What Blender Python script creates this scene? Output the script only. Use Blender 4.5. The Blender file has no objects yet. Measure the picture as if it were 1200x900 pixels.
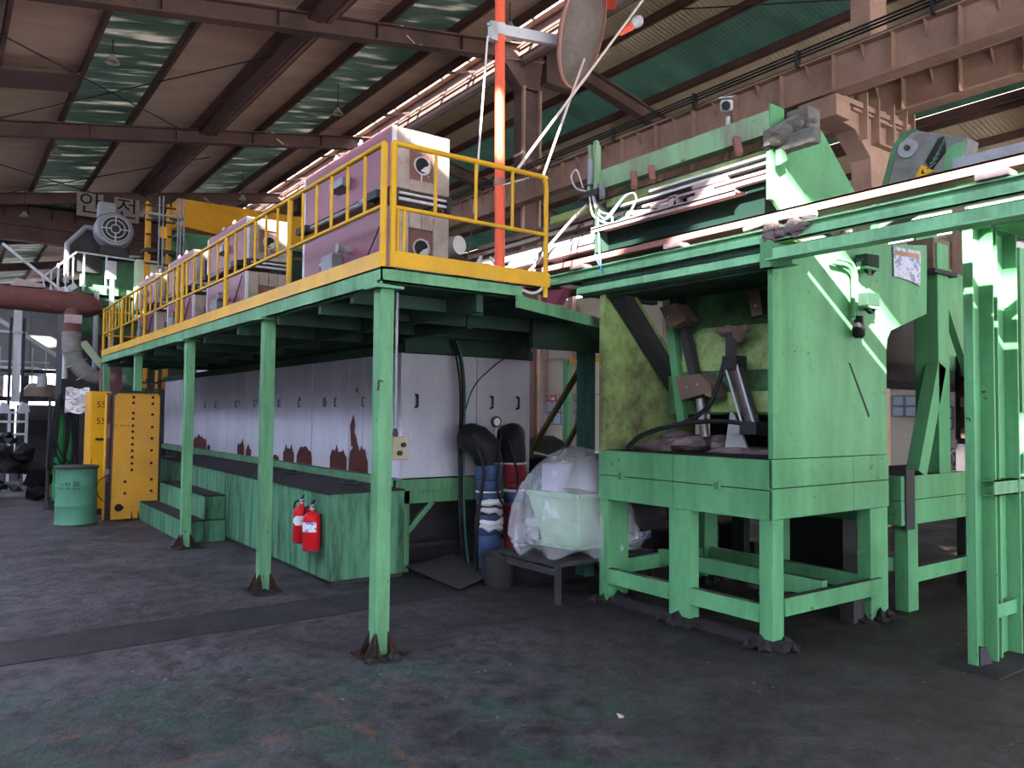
import bpy, bmesh, math, random
from mathutils import Vector, Matrix, Euler
S = bpy.context.scene
COL = S.collection
rnd = random.Random(7)
PI = math.pi

# ------------------------------------------------------------------ camera, light, exposure
cd = bpy.data.cameras.new('camera')
cam = bpy.data.objects.new('camera', cd)
COL.objects.link(cam)
cd.sensor_fit = 'HORIZONTAL'
cd.sensor_width = 36.0
cd.lens = 36.0 * 912.568 / 1200.0
cd.clip_start = 0.05
cd.clip_end = 400
_R = Vector((0.80447366, -0.59391839, 0.00911468))
_U = Vector((-0.03065323, -0.02618617, 0.999187))
_F = Vector((0.59319686, 0.80409902, 0.0392716))
cam.matrix_world = Matrix(((_R.x, _U.x, -_F.x, -2.51509), (_R.y, _U.y, -_F.y, -4.988544),
                           (_R.z, _U.z, -_F.z, 1.70), (0, 0, 0, 1)))
S.camera = cam

w = bpy.data.worlds.new('sky')
S.world = w
w.use_nodes = True
wn = w.node_tree.nodes
wbg = wn['Background']
wbg.inputs['Color'].default_value = (0.80, 0.88, 1.0, 1)
wbg.inputs['Strength'].default_value = 5.0

sd = bpy.data.lights.new('sun', 'SUN')
sd.energy = 34.0
sd.angle = 0.012
sd.color = (1.0, 0.95, 0.87)
sun = bpy.data.objects.new('sun', sd)
COL.objects.link(sun)
SUN_DIR = Vector((1.0, 0.80, -0.62)).normalized()        # light travels +x, +y and down
sun.rotation_euler = SUN_DIR.to_track_quat('-Z', 'Y').to_euler()
sun.location = (-20, -16, 20)

vs = S.view_settings
vs.view_transform = 'Standard'
vs.look = 'None'
vs.gamma = 1.0
vs.use_curve_mapping = False
vs.exposure = 0.72
S.cycles.max_bounces = 8
S.cycles.diffuse_bounces = 5
S.cycles.transparent_max_bounces = 12
S.cycles.sample_clamp_indirect = 6.0

# ------------------------------------------------------------------ materials
MATS = {}


def mat(name, c, rough=0.6, metal=0.0, var=0.15, vs_=1.2, dirt=None, damt=0.35, dscale=2.0, streak=False,
        chip=None, camt=0.0, cscale=14.0, bump=0.15, bscale=40.0, dust=0.0, dustc=(0.026, 0.022, 0.025), spec=0.1, edge=0.08):
    """painted or raw surface: large tone variation, dirt blotches or streaks, chipped spots, settled dust on top faces"""
    m = bpy.data.materials.new(name)
    m.use_nodes = True
    nt = m.node_tree
    N, Lk = nt.nodes, nt.links
    b = N['Principled BSDF']
    b.inputs['Roughness'].default_value = rough
    b.inputs['Metallic'].default_value = metal
    b.inputs['Specular IOR Level'].default_value = spec
    geo = N.new('ShaderNodeNewGeometry')
    pos = geo.outputs['Position']

    def noise(scale, detail=4.0, ro=0.6, vec=pos):
        n = N.new('ShaderNodeTexNoise')
        n.inputs['Scale'].default_value = scale
        n.inputs['Detail'].default_value = detail
        n.inputs['Roughness'].default_value = ro
        Lk.new(vec, n.inputs['Vector'])
        return n.outputs['Fac']

    def ramp(sock, lo, hi):
        r = N.new('ShaderNodeMapRange')
        r.inputs['From Min'].default_value = lo
        r.inputs['From Max'].default_value = hi
        Lk.new(sock, r.inputs['Value'])
        return r.outputs['Result']

    def mix(fac, a, bcol):
        x = N.new('ShaderNodeMix')
        x.data_type = 'RGBA'
        if isinstance(fac, float):
            x.inputs['Factor'].default_value = fac
        else:
            Lk.new(fac, x.inputs['Factor'])
        for s, v in ((6, a), (7, bcol)):
            if isinstance(v, tuple):
                x.inputs[s].default_value = (*v, 1)
            else:
                Lk.new(v, x.inputs[s])
        return x.outputs[2]

    def mul(a, k):
        x = N.new('ShaderNodeMath')
        x.operation = 'MULTIPLY'
        Lk.new(a, x.inputs[0])
        if isinstance(k, float):
            x.inputs[1].default_value = k
        else:
            Lk.new(k, x.inputs[1])
        return x.outputs[0]
    lo = tuple(v * (1 - var) for v in c)
    hi = tuple(min(1, v * (1 + var)) for v in c)
    col = mix(ramp(noise(vs_), 0.3, 0.7), lo, hi)
    if dirt is not None:
        vec = pos
        if streak:
            mp = N.new('ShaderNodeMapping')
            mp.inputs['Scale'].default_value = (1, 1, 0.12)
            Lk.new(pos, mp.inputs['Vector'])
            vec = mp.outputs[0]
        f = ramp(noise(dscale, 7.0, 0.72, vec), 0.43, 0.64)
        col = mix(mul(f, damt), col, dirt)
    if dirt is not None:
        f = ramp(noise(dscale * 9, 5.0, 0.75), 0.52, 0.70)
        col = mix(mul(f, 0.3), col, tuple((q + r_ * 0.6) * 0.5 for q, r_ in zip(dirt, c)))
    if chip is not None:
        f = ramp(noise(cscale, 5.0, 0.7), 0.66 - camt * 0.2, 0.70 - camt * 0.2)
        col = mix(f, col, chip)
    if dust > 0:
        sx = N.new('ShaderNodeSeparateXYZ')
        Lk.new(geo.outputs['Normal'], sx.inputs[0])
        f = mul(ramp(sx.outputs['Z'], 0.5, 0.9), ramp(noise(3.0), 0.15, 0.5))
        col = mix(mul(f, dust), col, dustc)
    Lk.new(col, b.inputs['Base Color'])
    if bump > 0:
        bp = N.new('ShaderNodeBump')
        bp.inputs['Strength'].default_value = bump
        bp.inputs['Distance'].default_value = 0.01
        Lk.new(noise(bscale, 4.0), bp.inputs['Height'])
        Lk.new(bp.outputs[0], b.inputs['Normal'])
    MATS[name] = m
    return m


DK = (0.03, 0.028, 0.03)
RUST = (0.10, 0.045, 0.025)
G = mat('mint paint', (0.125, 0.30, 0.152), 0.5, dirt=(0.035, 0.085, 0.045), damt=0.65, dscale=4.0, streak=True, chip=(0.035, 0.05, 0.04), camt=0.02, cscale=11, dust=0.9)
GM = mat('machine green paint', (0.118, 0.325, 0.152), 0.42, dirt=(0.03, 0.12, 0.05), damt=0.6, dscale=1.3, streak=True, chip=(0.035, 0.06, 0.04), camt=0.02, cscale=9, dust=0.95, var=0.1)
GP = mat('pit box green paint', (0.085, 0.225, 0.13), 0.6, dirt=(0.02, 0.042, 0.03), damt=1.0, dscale=5.0, streak=True, chip=(0.03, 0.03, 0.03), camt=-0.1, dust=1.0)
G2 = mat('lightened mint beam paint', (0.24, 0.56, 0.31), 0.5, dirt=(0.09, 0.17, 0.10), damt=0.5, dscale=4.0, streak=True, chip=(0.06, 0.07, 0.05), camt=-0.15, cscale=18, dust=0.9)  # mint lightened because the beams came out too dark in this light
GD = mat('soiled green paint', (0.27, 0.38, 0.13), 0.7, dirt=(0.09, 0.06, 0.045), damt=0.9, dscale=1.6, chip=(0.03, 0.03, 0.03), camt=0.0, dust=0.8)
GK = mat('shaded underside green', (0.03, 0.068, 0.045), 0.8, dirt=DK, damt=0.7)  # mint green darkened to paint in shade on undersides and inner parts
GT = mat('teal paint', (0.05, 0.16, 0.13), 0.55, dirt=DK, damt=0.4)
GB = mat('dull machine green', (0.085, 0.20, 0.11), 0.6, dirt=(0.05, 0.07, 0.05), damt=0.6, dust=0.6)
YL = mat('yellow rail paint', (0.58, 0.31, 0.018), 0.4, dirt=(0.30, 0.17, 0.05), damt=0.4, chip=(0.12, 0.07, 0.03), camt=-0.18, cscale=22, var=0.08)
YC = mat('yellow cabinet paint', (0.60, 0.28, 0.03), 0.5, dirt=(0.36, 0.20, 0.06), damt=0.45, dscale=1.5, var=0.08)
YB = mat('orange yellow bright paint', (0.70, 0.34, 0.008), 0.45, dirt=(0.5, 0.25, 0.03), damt=0.3)
YG = mat('crane yellow paint', (0.68, 0.32, 0.02), 0.5, dirt=(0.3, 0.15, 0.03), damt=0.3)
PU = mat('purple casing paint', (0.21, 0.075, 0.105), 0.38, dirt=(0.14, 0.06, 0.09), damt=0.5, dscale=1.5, chip=(0.06, 0.03, 0.04), camt=-0.22, cscale=10, var=0.1, dust=0.4, dustc=(0.2, 0.17, 0.17))
RF = mat('refractory board', (0.36, 0.30, 0.26), 0.85, dirt=(0.20, 0.14, 0.11), damt=0.7, dscale=4.0, bump=0.5, bscale=14, chip=(0.10, 0.08, 0.07), camt=-0.1, cscale=7)
RFP = mat('burner plate brown', (0.20, 0.10, 0.085), 0.7, dirt=(0.08, 0.05, 0.05), damt=0.6)
WH = mat('white oven panel', (0.43, 0.41, 0.47), 0.5, dirt=(0.30, 0.28, 0.31), damt=0.55, dscale=1.5, streak=True, chip=(0.16, 0.13, 0.14), camt=-0.28, cscale=20, var=0.06)
RU = mat('rust', (0.075, 0.024, 0.02), 0.85, dirt=(0.05, 0.02, 0.018), damt=0.7, dscale=6, bump=0.5)
BR = mat('brown girder paint', (0.38, 0.24, 0.185), 0.6, dirt=(0.16, 0.095, 0.07), damt=0.5, dscale=1.0, var=0.1)
BD = mat('dark brown steel', (0.14, 0.085, 0.075), 0.7, dirt=(0.05, 0.035, 0.033), damt=0.5, dscale=1.0)
BP = mat('purlin steel', (0.15, 0.08, 0.07), 0.7, dirt=(0.07, 0.045, 0.04), damt=0.5)
DKM = mat('sooty dark steel', (0.035, 0.034, 0.038), 0.6, dirt=(0.07, 0.06, 0.06), damt=0.4, bump=0.3)
BLK = mat('black rubber', (0.016, 0.016, 0.018), 0.5, var=0.2, bump=0.05)
GY = mat('grey steel', (0.26, 0.26, 0.29), 0.45, 0.2, dirt=(0.1, 0.1, 0.1), damt=0.4, dust=0.3)
GL = mat('light grey paint', (0.48, 0.48, 0.50), 0.5, dirt=(0.25, 0.23, 0.22), damt=0.4)
SV = mat('galvanised sheet', (0.42, 0.42, 0.43), 0.38, 0.6, dirt=(0.2, 0.19, 0.18), damt=0.4)
PK = mat('dusty pink steel', (0.42, 0.32, 0.33), 0.7, dirt=(0.22, 0.17, 0.18), damt=0.6, dscale=5, bump=0.5, bscale=25)
RR = mat('red oxide rail', (0.30, 0.13, 0.11), 0.5, dirt=(0.28, 0.19, 0.18), damt=0.6, dscale=3)
OR = mat('orange red pole paint', (0.75, 0.11, 0.055), 0.35, dirt=(0.5, 0.10, 0.07), damt=0.3, var=0.06)
RED = mat('extinguisher red', (0.52, 0.012, 0.018), 0.28, var=0.08, bump=0, dirt=(0.3, 0.02, 0.02), damt=0.2)
RED2 = mat('dark red cladding', (0.22, 0.025, 0.035), 0.35, dirt=(0.08, 0.02, 0.02), damt=0.5)
BLU = mat('blue cladding', (0.045, 0.075, 0.16), 0.4, dirt=(0.03, 0.03, 0.05), damt=0.6)
WT = mat('white plastic', (0.62, 0.60, 0.60), 0.5, dirt=(0.35, 0.33, 0.32), damt=0.3)
CBL = mat('blue cable', (0.12, 0.32, 0.62), 0.4, bump=0)
CWH = mat('pale cable', (0.55, 0.50, 0.50), 0.5, bump=0)
ROPE = mat('stay rope', (0.55, 0.46, 0.42), 0.6, bump=0)
DIRT = mat('soot heap', (0.022, 0.019, 0.022), 0.95, dirt=(0.042, 0.036, 0.039), damt=0.6, dscale=8, bump=1.0, bscale=30)
ASH = mat('pinkish grey ash', (0.20, 0.15, 0.15), 0.95, dirt=(0.08, 0.06, 0.06), damt=0.7, dscale=6, bump=1.0, bscale=30)
MESHM = mat('brown mirror face', (0.11, 0.085, 0.075), 0.45, dirt=(0.17, 0.14, 0.125), damt=0.8, dscale=3, bump=0.1, bscale=8)  # mirror's streaky brown reflection painted as a matt colour
WALLB = mat('beige wall sheet', (0.62, 0.55, 0.46), 0.7, dirt=(0.42, 0.36, 0.29), damt=0.4, dscale=0.6)
WALLC = mat('wall column paint', (0.45, 0.31, 0.27), 0.7, dirt=(0.3, 0.2, 0.17), damt=0.4)
WALLG = mat('grey wall sheet', (0.20, 0.195, 0.20), 0.7, dirt=(0.13, 0.12, 0.12), damt=0.4, dscale=0.6)
TAN = mat('tan sheet', (0.34, 0.24, 0.19), 0.6, dirt=(0.25, 0.17, 0.14), damt=0.5)
PIPE = mat('rusty maroon duct', (0.17, 0.06, 0.055), 0.6, dirt=(0.09, 0.06, 0.05), damt=0.8, dscale=2.5, chip=(0.27, 0.25, 0.21), camt=-0.02, cscale=7)
FLEX = mat('grey flexible hose cloth', (0.24, 0.225, 0.215), 0.8, dirt=(0.14, 0.14, 0.10), damt=0.7, dscale=3, bump=0.4)
DRUM = mat('drum green paint', (0.08, 0.215, 0.14), 0.5, dirt=(0.08, 0.15, 0.11), damt=0.6, dscale=2.5, streak=True, chip=(0.33, 0.29, 0.26), camt=-0.12, cscale=11)
YARD = mat('yard concrete', (0.62, 0.60, 0.57), 0.9, dirt=(0.3, 0.29, 0.28), damt=0.5, dscale=0.5)
TRN = mat('trench cover steel', (0.022, 0.0195, 0.023), 0.6, dirt=(0.055, 0.05, 0.055), damt=0.5, dscale=4, bump=0.3, bscale=60)
LAMPM = mat('lamp enamel', (0.3, 0.27, 0.25), 0.4, bump=0)


def node_mat(name):
    m = bpy.data.materials.new(name)
    m.use_nodes = True
    MATS[name] = m
    return m, m.node_tree.nodes, m.node_tree.links, m.node_tree.nodes['Principled BSDF']


def floor_mat():
    m, N, Lk, b = node_mat('factory floor')
    geo = N.new('ShaderNodeNewGeometry')
    P = geo.outputs['Position']

    def noise(sc, det=6, ro=0.65, dist=0.0):
        n = N.new('ShaderNodeTexNoise')
        n.inputs['Scale'].default_value = sc
        n.inputs['Detail'].default_value = det
        n.inputs['Roughness'].default_value = ro
        n.inputs['Distortion'].default_value = dist
        Lk.new(P, n.inputs['Vector'])
        return n.outputs['Fac']

    def rg(s, a, c, lo=0.0, hi=1.0):
        r = N.new('ShaderNodeMapRange')
        for k, v in (('From Min', a), ('From Max', c), ('To Min', lo), ('To Max', hi)):
            r.inputs[k].default_value = v
        Lk.new(s, r.inputs['Value'])
        return r.outputs['Result']

    def mx(f, a, c):
        x = N.new('ShaderNodeMix')
        x.data_type = 'RGBA'
        Lk.new(f, x.inputs['Factor'])
        for s, v in ((6, a), (7, c)):
            if isinstance(v, tuple):
                x.inputs[s].default_value = (*v, 1)
            else:
                Lk.new(v, x.inputs[s])
        return x.outputs[2]

    def op(o, a, c):
        x = N.new('ShaderNodeMath')
        x.operation = o
        for i, v in ((0, a), (1, c)):
            if isinstance(v, (int, float)):
                x.inputs[i].default_value = v
            else:
                Lk.new(v, x.inputs[i])
        return x.outputs[0]
    sx = N.new('ShaderNodeSeparateXYZ')
    Lk.new(P, sx.inputs[0])
    X, Y = sx.outputs['X'], sx.outputs['Y']
    base = mx(rg(noise(0.8), 0.35, 0.65), (0.027, 0.022, 0.027), (0.078, 0.065, 0.079))
    base = mx(op('MULTIPLY', rg(noise(7.0), 0.46, 0.6), 0.75), base, (0.013, 0.011, 0.013))
    base = mx(op('MULTIPLY', rg(noise(2.2, 8, 0.75, 1.0), 0.52, 0.66), 0.5), base, (0.115, 0.10, 0.115))
    # worn green floor paint in the aisle (y below about 0.6)
    lim = op('ADD', op('MULTIPLY', noise(1.1, 4), 2.4), -1.1)
    g = rg(op('SUBTRACT', lim, op('ADD', Y, op('MULTIPLY', X, 0.42))), -0.05, 0.7)
    g = op('MULTIPLY', op('MULTIPLY', g, rg(noise(1.6, 8, 0.75), 0.44, 0.60)), rg(X, 1.6, 0.2, 0.25, 1.0))
    base = mx(op('MULTIPLY', g, 0.8), base, (0.014, 0.052, 0.036))
    # brownish oily zone near the machine foot
    br = op('MULTIPLY', rg(X, 0.0, 1.8), rg(noise(0.9), 0.3, 0.55))
    base = mx(op('MULTIPLY', br, 0.6), base, (0.026, 0.020, 0.017))
    shade_zone = op('MULTIPLY', rg(X, 1.0, 2.3), rg(Y, -2.6, -1.4))  # deep shade under and behind the machine, painted into the floor colour
    base = mx(op('MULTIPLY', shade_zone, rg(noise(3.0), 0.25, 0.7, 0.55, 0.9)), base, (0.010, 0.0085, 0.0095))
    # faded orange marking lines
    wob = op('MULTIPLY', op('SUBTRACT', noise(2.0, 3), 0.5), 0.12)
    la = op('ABSOLUTE', op('SUBTRACT', op('ADD', X, wob), -0.60), 0)
    lb = op('ABSOLUTE', op('SUBTRACT', op('ADD', Y, wob), -0.32), 0)
    lc = op('ABSOLUTE', op('SUBTRACT', op('ADD', Y, wob), -0.95), 0)
    la = op('MULTIPLY', rg(la, 0.035, 0.02), rg(Y, -0.28, -0.36))
    lb = op('MULTIPLY', rg(lb, 0.03, 0.02), rg(X, -0.55, -0.62))
    lc = op('MULTIPLY', rg(lc, 0.03, 0.02), rg(X, -0.55, -0.62))
    ln = op('MULTIPLY', op('MAXIMUM', op('MAXIMUM', la, lb), lc), rg(noise(5.0, 8, 0.75), 0.44, 0.66))
    base = mx(op('MULTIPLY', ln, 0.75), base, (0.16, 0.065, 0.032))
    # tiny pale crumbs
    v = N.new('ShaderNodeTexVoronoi')
    v.inputs['Scale'].default_value = 7.0
    Lk.new(P, v.inputs['Vector'])
    sp = op('MULTIPLY', rg(v.outputs['Distance'], 0.09, 0.06), rg(noise(0.7), 0.50, 0.56))
    base = mx(sp, base, (0.22, 0.21, 0.2))
    Lk.new(base, b.inputs['Base Color'])
    Lk.new(rg(noise(1.5), 0.3, 0.7, 0.42, 0.8), b.inputs['Roughness'])
    b.inputs['Specular IOR Level'].default_value = 0.18
    bp = N.new('ShaderNodeBump')
    bp.inputs['Strength'].default_value = 0.8
    bp.inputs['Distance'].default_value = 0.03
    Lk.new(noise(14.0, 8, 0.7), bp.inputs['Height'])
    Lk.new(bp.outputs[0], b.inputs['Normal'])
    return m


ORD = ('first', 'second', 'third', 'fourth', 'fifth', 'sixth')
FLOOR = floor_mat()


def ribbed(name, c, c2, axis, period, rough=0.7, trans=0.0, spots=None):
    """profiled sheet: fine ribs across the sheet by bump and tone; trans > 0 = light-passing fibreglass sheet"""
    m, N, Lk, b = node_mat(name)
    geo = N.new('ShaderNodeNewGeometry')
    sx = N.new('ShaderNodeSeparateXYZ')
    Lk.new(geo.outputs['Position'], sx.inputs[0])
    k = N.new('ShaderNodeMath')
    k.operation = 'MULTIPLY'
    k.inputs[1].default_value = 2 * PI / period
    Lk.new(sx.outputs['XYZ'.index(axis)], k.inputs[0])
    s = N.new('ShaderNodeMath')
    s.operation = 'SINE'
    Lk.new(k.outputs[0], s.inputs[0])
    n = N.new('ShaderNodeTexNoise')
    n.inputs['Scale'].default_value = 1.1
    n.inputs['Detail'].default_value = 6
    mp = N.new('ShaderNodeMapping')
    mp.inputs['Scale'].default_value = (0.6, 1.6, 1)
    Lk.new(geo.outputs['Position'], mp.inputs['Vector'])
    Lk.new(mp.outputs[0], n.inputs['Vector'])
    r = N.new('ShaderNodeMapRange')
    r.inputs['From Min'].default_value = 0.35
    r.inputs['From Max'].default_value = 0.65
    Lk.new(n.outputs['Fac'], r.inputs['Value'])
    x = N.new('ShaderNodeMix')
    x.data_type = 'RGBA'
    Lk.new(r.outputs[0], x.inputs['Factor'])
    x.inputs[6].default_value = (*c, 1)
    x.inputs[7].default_value = (*c2, 1)
    col = x.outputs[2]
    if spots is not None:
        n2 = N.new('ShaderNodeTexNoise')
        n2.inputs['Scale'].default_value = 1.0
        n2.inputs['Detail'].default_value = 5
        mp2 = N.new('ShaderNodeMapping')
        mp2.inputs['Scale'].default_value = (0.7, 3.2, 1)
        Lk.new(geo.outputs['Position'], mp2.inputs['Vector'])
        Lk.new(mp2.outputs[0], n2.inputs['Vector'])
        r2 = N.new('ShaderNodeMapRange')
        r2.inputs['From Min'].default_value = 0.54
        r2.inputs['From Max'].default_value = 0.66
        Lk.new(n2.outputs['Fac'], r2.inputs['Value'])
        x2 = N.new('ShaderNodeMix')
        x2.data_type = 'RGBA'
        Lk.new(r2.outputs[0], x2.inputs['Factor'])
        Lk.new(col, x2.inputs[6])
        x2.inputs[7].default_value = (*spots, 1)
        col = x2.outputs[2]
    Lk.new(col, b.inputs['Base Color'])
    b.inputs['Roughness'].default_value = rough
    b.inputs['Specular IOR Level'].default_value = 0.2
    bp = N.new('ShaderNodeBump')
    bp.inputs['Strength'].default_value = 0.35
    bp.inputs['Distance'].default_value = 0.012
    Lk.new(s.outputs[0], bp.inputs['Height'])
    Lk.new(bp.outputs[0], b.inputs['Normal'])
    if trans > 0:
        t = N.new('ShaderNodeBsdfTranslucent')
        Lk.new(col, t.inputs['Color'])
        ms = N.new('ShaderNodeMixShader')
        ms.inputs[0].default_value = trans
        Lk.new(b.outputs[0], ms.inputs[1])
        Lk.new(t.outputs[0], ms.inputs[2])
        out = [q for q in N if q.type == 'OUTPUT_MATERIAL'][0]
        Lk.new(ms.outputs[0], out.inputs[0])
    return m


ROOFL = ribbed('brown roof sheet', (0.60, 0.40, 0.31), (0.74, 0.53, 0.42), 'Y', 0.16)
ROOFR = ribbed('ochre roof sheet', (0.54, 0.43, 0.29), (0.66, 0.54, 0.38), 'Y', 0.11)
SKYL = ribbed('teal fibreglass skylight', (0.075, 0.10, 0.088), (0.12, 0.155, 0.135), 'Y', 0.16, 0.5, 0.32, spots=(0.45, 0.42, 0.38))
SKYR = ribbed('deep teal fibreglass skylight', (0.075, 0.12, 0.10), (0.105, 0.165, 0.14), 'Y', 0.11, 0.5, 0.4)


def film_mat():
    m, N, Lk, b = node_mat('clear plastic film')
    b.inputs['Base Color'].default_value = (0.82, 0.82, 0.88, 1)
    b.inputs['Roughness'].default_value = 0.16
    b.inputs['Specular IOR Level'].default_value = 0.9
    t = N.new('ShaderNodeBsdfTransparent')
    t.inputs['Color'].default_value = (0.93, 0.93, 0.96, 1)
    n = N.new('ShaderNodeTexNoise')
    n.inputs['Scale'].default_value = 3
    n.inputs['Detail'].default_value = 5
    n.inputs['Distortion'].default_value = 1.5
    r = N.new('ShaderNodeMapRange')
    r.inputs['From Min'].default_value = 0.3
    r.inputs['From Max'].default_value = 0.75
    r.inputs['To Min'].default_value = 0.13
    r.inputs['To Max'].default_value = 0.38
    Lk.new(n.outputs['Fac'], r.inputs['Value'])
    ms = N.new('ShaderNodeMixShader')
    Lk.new(r.outputs[0], ms.inputs[0])
    Lk.new(t.outputs[0], ms.inputs[1])
    Lk.new(b.outputs[0], ms.inputs[2])
    bp = N.new('ShaderNodeBump')
    bp.inputs['Strength'].default_value = 0.6
    bp.inputs['Distance'].default_value = 0.03
    n2 = N.new('ShaderNodeTexNoise')
    n2.inputs['Scale'].default_value = 9
    n2.inputs['Distortion'].default_value = 2.0
    Lk.new(n2.outputs['Fac'], bp.inputs['Height'])
    Lk.new(bp.outputs[0], b.inputs['Normal'])
    out = [q for q in N if q.type == 'OUTPUT_MATERIAL'][0]
    Lk.new(ms.outputs[0], out.inputs[0])
    return m


FILM = film_mat()


def glass_mat():
    m, N, Lk, b = node_mat('window glass')
    b.inputs['Base Color'].default_value = (0.75, 0.84, 0.95, 1)
    b.inputs['Roughness'].default_value = 0.12
    t = N.new('ShaderNodeBsdfTranslucent')
    t.inputs['Color'].default_value = (0.75, 0.85, 1.0, 1)
    ms = N.new('ShaderNodeMixShader')
    ms.inputs[0].default_value = 0.6
    Lk.new(b.outputs[0], ms.inputs[1])
    Lk.new(t.outputs[0], ms.inputs[2])
    out = [q for q in N if q.type == 'OUTPUT_MATERIAL'][0]
    Lk.new(ms.outputs[0], out.inputs[0])
    return m


GLASS = glass_mat()


def frost_mat():
    m, N, Lk, b = node_mat('frosted clerestory sheet')
    t = N.new('ShaderNodeBsdfTranslucent')
    t.inputs['Color'].default_value = (0.80, 0.86, 0.98, 1)
    out = [q for q in N if q.type == 'OUTPUT_MATERIAL'][0]
    Lk.new(t.outputs[0], out.inputs[0])
    return m


FROST = frost_mat()


def poster_mat(name, cols):
    m, N, Lk, b = node_mat(name)
    geo = N.new('ShaderNodeNewGeometry')
    n = N.new('ShaderNodeTexNoise')
    n.inputs['Scale'].default_value = 14
    n.inputs['Detail'].default_value = 3
    mp = N.new('ShaderNodeMapping')
    mp.inputs['Scale'].default_value = (1.0, 1.0, 1.6)
    Lk.new(geo.outputs['Position'], mp.inputs['Vector'])
    Lk.new(mp.outputs[0], n.inputs['Vector'])
    cr = N.new('ShaderNodeValToRGB')
    cr.color_ramp.interpolation = 'CONSTANT'
    els = cr.color_ramp.elements
    els[0].position, els[0].color = 0.0, (*cols[0], 1)
    els[1].position, els[1].color = 0.45, (*cols[1], 1)
    e = els.new(0.60)
    e.color = (*cols[2], 1)
    Lk.new(n.outputs['Fac'], cr.inputs[0])
    Lk.new(cr.outputs[0], b.inputs['Base Color'])
    b.inputs['Roughness'].default_value = 0.6
    return m


POST = poster_mat('faded notice print', ((0.20, 0.20, 0.30), (0.45, 0.45, 0.60), (0.40, 0.33, 0.33)))
POST2 = poster_mat('pink notice print', ((0.5, 0.3, 0.32), (0.72, 0.55, 0.58), (0.6, 0.45, 0.45)))


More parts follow.
